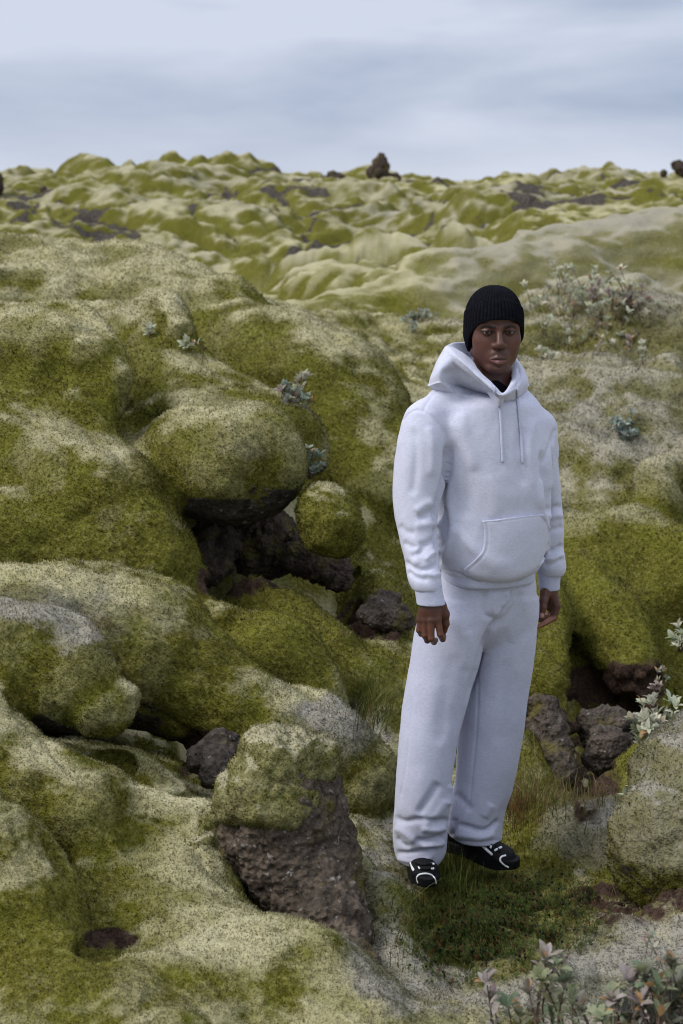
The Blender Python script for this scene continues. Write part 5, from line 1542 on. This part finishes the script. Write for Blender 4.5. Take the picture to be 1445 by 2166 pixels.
willow(655, 975, 6.35, 52, 66, 10, .036, 'dense grey green willow tuft right of the large bulge', 9, [(.27, .34, .27), (.33, .38, .32)])
willow(612, 882, 6.7, 92, 50, 12, .036, 'willow sprays growing behind the top of the large bulge', 10)
willow(632, 812, 7.2, 60, 60, 7, .038, 'thin willow sprays in the crease of the big green slope', 11, WHITEY)
willow(404, 832, 7.1, 20, 26, 3, .036, 'tiny grey sprig in the saddle above the large bulge', 12, WHITEY)
willow(315, 770, 7.2, 16, 32, 3, .032, 'tiny grey sprig beside the drooping moss nose', 13, WHITEY)
willow(1395, 1535, 5.25, 140, 130, 34, .040, 'silvery willow shrub above the big grey boulder', 14, WHITEY + PINKY[:1])
willow(1350, 1690, 4.85, 90, 60, 9, .036, 'willow twigs hanging left of the big grey boulder', 15, WHITEY)
willow(1442, 1345, 5.9, 40, 60, 6, .042, 'white willow spray at the right edge at knee height', 16, WHITEY)
willow(1400, 1440, 5.9, 60, 50, 8, .026, 'bare pinkish willow twigs above the black cave', 22, PINKY, sparse=.1)
FG = [(.27, .30, .19), (.31, .30, .24), (.24, .285, .18), (.35, .31, .28), (.30, .31, .19)]
willow(1030, 2105, 2.95, 60, 60, 5, .037, 'willow tip leftmost in the bottom right foreground', 17, FG, 'foreground willow', .4, (1090, 2230, 2.9), [(1030, 2080), (1042, 2110), (1075, 2130), (1100, 2150)])
willow(1170, 2060, 2.95, 110, 130, 13, .037, 'willow spray in the middle of the bottom right foreground', 18, FG, 'foreground willow', .6, (1230, 2260, 2.85), [(1155, 2030), (1172, 2046), (1150, 2075), (1195, 2080), (1210, 2110), (1180, 2125), (1120, 2100), (1230, 2135), (1165, 2150)])
willow(1390, 2110, 2.8, 150, 130, 34, .039, 'dense willow foliage in the bottom right corner', 19, FG, 'foreground willow', .8, (1400, 2300, 2.75), [(1420, 2040), (1370, 2065), (1440, 2080), (1335, 2080), (1395, 2095), (1300, 2120), (1440, 2120), (1355, 2125), (1410, 2140), (1270, 2150), (1330, 2155), (1430, 2160), (1385, 2160)])
willow(1370, 2000, 2.95, 40, 60, 4, .016, 'bare brown willow twig sticking up at the lower right edge', 20, PINKY, 'foreground willow', .5, (1410, 2150, 2.9), [(1372, 1985), (1395, 2040), (1380, 2010)])

# ---- grass, crowberry
def strands(name, spec, label_kind, seed):
    r = np.random.default_rng(seed); V, Q, C = [], [], []; n = 0
    for (cx, cy, sx, sy, Y, cnt, hmin, hmax, wid, cols, lean) in spec:
        for i in range(cnt):
            a, b = cx + r.normal(0, sx), cy + r.normal(0, sy)
            o = Vector((0, 0, CAM_H)); d = Vector(W(a, b, Y)) - o; d.normalize()
            h = GT.ray_cast(o, d)
            if h[0] is None or abs(h[0].y - Y) > 1.2: continue
            p = np.array(h[0]); H = r.uniform(hmin, hmax)
            bend = np.array((r.normal(lean, .35), r.normal(0, .35), 0)) * H
            az = r.uniform(0, math.pi); s = np.array((math.cos(az), math.sin(az), 0)) * wid * r.uniform(.6, 1.2)
            col = np.array(cols[int(r.integers(len(cols)))]) * r.uniform(.75, 1.25)
            for t in (0, .35, .7, 1.0):
                c = p + np.array((0, 0, H * (t - .22 * t * t))) + bend * t * t - np.array((0, 0, .005))
                w = s * (1 - t) ** .7 + s * .06
                V += [c - w, c + w]; C += [col * (.7 + .4 * t)] * 2
            Q += [(n + 2 * j, n + 2 * j + 1, n + 2 * j + 3, n + 2 * j + 2) for j in range(3)]; n += 8
    o = link(name, mesh_np(name, np.array(V), np.array(Q), colors={'col': np.array(C)}), BLADE)
    tag(o, label_kind, 'grass', kind='stuff')
G1 = [(.10, .13, .025), (.14, .16, .035), (.075, .10, .02)]; G2 = [(.26, .20, .09), (.32, .25, .13), (.18, .15, .05)]; G3 = [(.15, .075, .03), (.20, .10, .045), (.12, .10, .03)]
strands('grass', [(965, 1850, 26, 34, 4.2, 300, .05, .16, .0016, G1, 0), (950, 1900, 40, 30, 4.0, 160, .04, .12, .0015, G1, .1), (1000, 1820, 40, 20, 4.4, 160, .03, .09, .0014, G1 + G2[:1], 0),
   (1095, 1715, 22, 22, 4.9, 300, .05, .13, .0014, G3, 0), (1140, 1690, 50, 26, 5.0, 320, .05, .17, .0015, G1 + G2, .1), (1080, 1640, 40, 30, 5.2, 120, .08, .20, .0014, G1 + G2, 0),
   (790, 1510, 22, 30, 5.1, 220, .08, .22, .0016, G1 + G2[:1], .3), (1215, 1690, 40, 14, 4.9, 140, .04, .11, .0014, G2, 0), (870, 1960, 24, 50, 3.9, 120, .04, .12, .0014, G1, .2),
   (962, 1850, 5, 20, 4.2, 4, .26, .34, .0016, G3, -.05), (1250, 1640, 12, 30, 5.0, 6, .22, .40, .0015, G3, -.4), (1160, 1650, 30, 20, 5.2, 8, .2, .35, .0014, G2, .4), (305, 1545, 26, 10, 4.4, 16, .08, .18, .0013, G2, .8),
   (215, 1330, 14, 8, 4.8, 40, .03, .08, .0013, G2, .3), (1060, 1790, 60, 20, 4.5, 120, .03, .09, .0013, G1 + G3, 0), (1330, 1890, 50, 20, 3.9, 30, .03, .09, .0012, G3 + G2, 0), (590, 1850, 140, 150, 3.7, 0, .03, .08, .0012, G2, 0)],
   'fine green and dry grass around the shoes', 3)
def crowberry():
    r = np.random.default_rng(9); V, T, C = [], [], []; BV, BT = [], []; n = 0
    ico = np.array([(0, 0, 1), (.894, 0, .447), (.276, .851, .447), (-.724, .526, .447), (-.724, -.526, .447), (.276, -.851, .447), (.724, .526, -.447), (-.276, .851, -.447), (-.894, 0, -.447), (-.276, -.851, -.447), (.724, -.526, -.447), (0, 0, -1)])
    icf = np.array([(0,1,2),(0,2,3),(0,3,4),(0,4,5),(0,5,1),(1,6,2),(2,7,3),(3,8,4),(4,9,5),(5,10,1),(2,6,7),(3,7,8),(4,8,9),(5,9,10),(1,10,6),(11,7,6),(11,8,7),(11,9,8),(11,10,9),(11,6,10)])
    cols = [(.066, .100, .018), (.040, .066, .013), (.100, .130, .026), (.13, .115, .025), (.12, .055, .020)]
    for i in range(6200):
        a = r.normal(0, .62); b = r.normal(0, .55)
        if a * a + b * b > 1.6: continue
        px, py = 1055 + a * 180 - b * 40, 1955 + b * 110
        if py < 1850 and px < 1000: continue
        o = Vector((0, 0, CAM_H)); d = Vector(W(px, py, 4.0)) - o; d.normalize()
        h = GT.ray_cast(o, d)
        if h[0] is None or not 3.0 < h[0].y < 4.75: continue
        p = np.array(h[0]); nz = pnoise(p[None] * 9)[0]
        if (nz < -.05 and r.random() < .8) or (a * a + b * b > .7 and r.random() < .55): continue
        H = r.uniform(.014, .034) * (1 + .5 * nz)
        ax = np.array((r.normal(0, .35), r.normal(0, .35), 1)); ax /= np.linalg.norm(ax)
        col = np.array(cols[min(int(r.integers(6)), 4) if r.random() < .45 else int(r.integers(3))])
        for j in range(13):
            t = (j + 1) / 13; c = p + ax * H * t; an = j * 2.4 + r.random()
            dr = np.array((math.cos(an), math.sin(an), .55)); dr /= np.linalg.norm(dr); sd = np.cross(dr, ax); sd /= np.linalg.norm(sd)
            l = .0085 * r.uniform(.7, 1.2); w = .0017
            V += [c - sd * w, c + sd * w, c + dr * l]; T.append((n, n + 1, n + 2)); n += 3
            C += [col * r.uniform(.7, 1.3)] * 3
        if r.random() < .085:
            BT.append(icf + len(BV)); BV += list(p + ax * H * .8 + r.normal(0, .006, 3) + ico * r.uniform(.0032, .0044))
    base = len(V)
    Vv = np.array(V + BV); Tt = np.concatenate([np.array(T), np.concatenate(BT) + base])
    Cc = np.concatenate([np.array(C), np.tile((.006, .006, .009), (len(BV), 1))])
    o = link('crowberry', mesh_np('crowberry', Vv, None, Tt, colors={'col': Cc}), BLADE)
    tag(o, 'low dark green crowberry mat with black berries in front of the shoes', 'ground cover', kind='stuff')
crowberry()
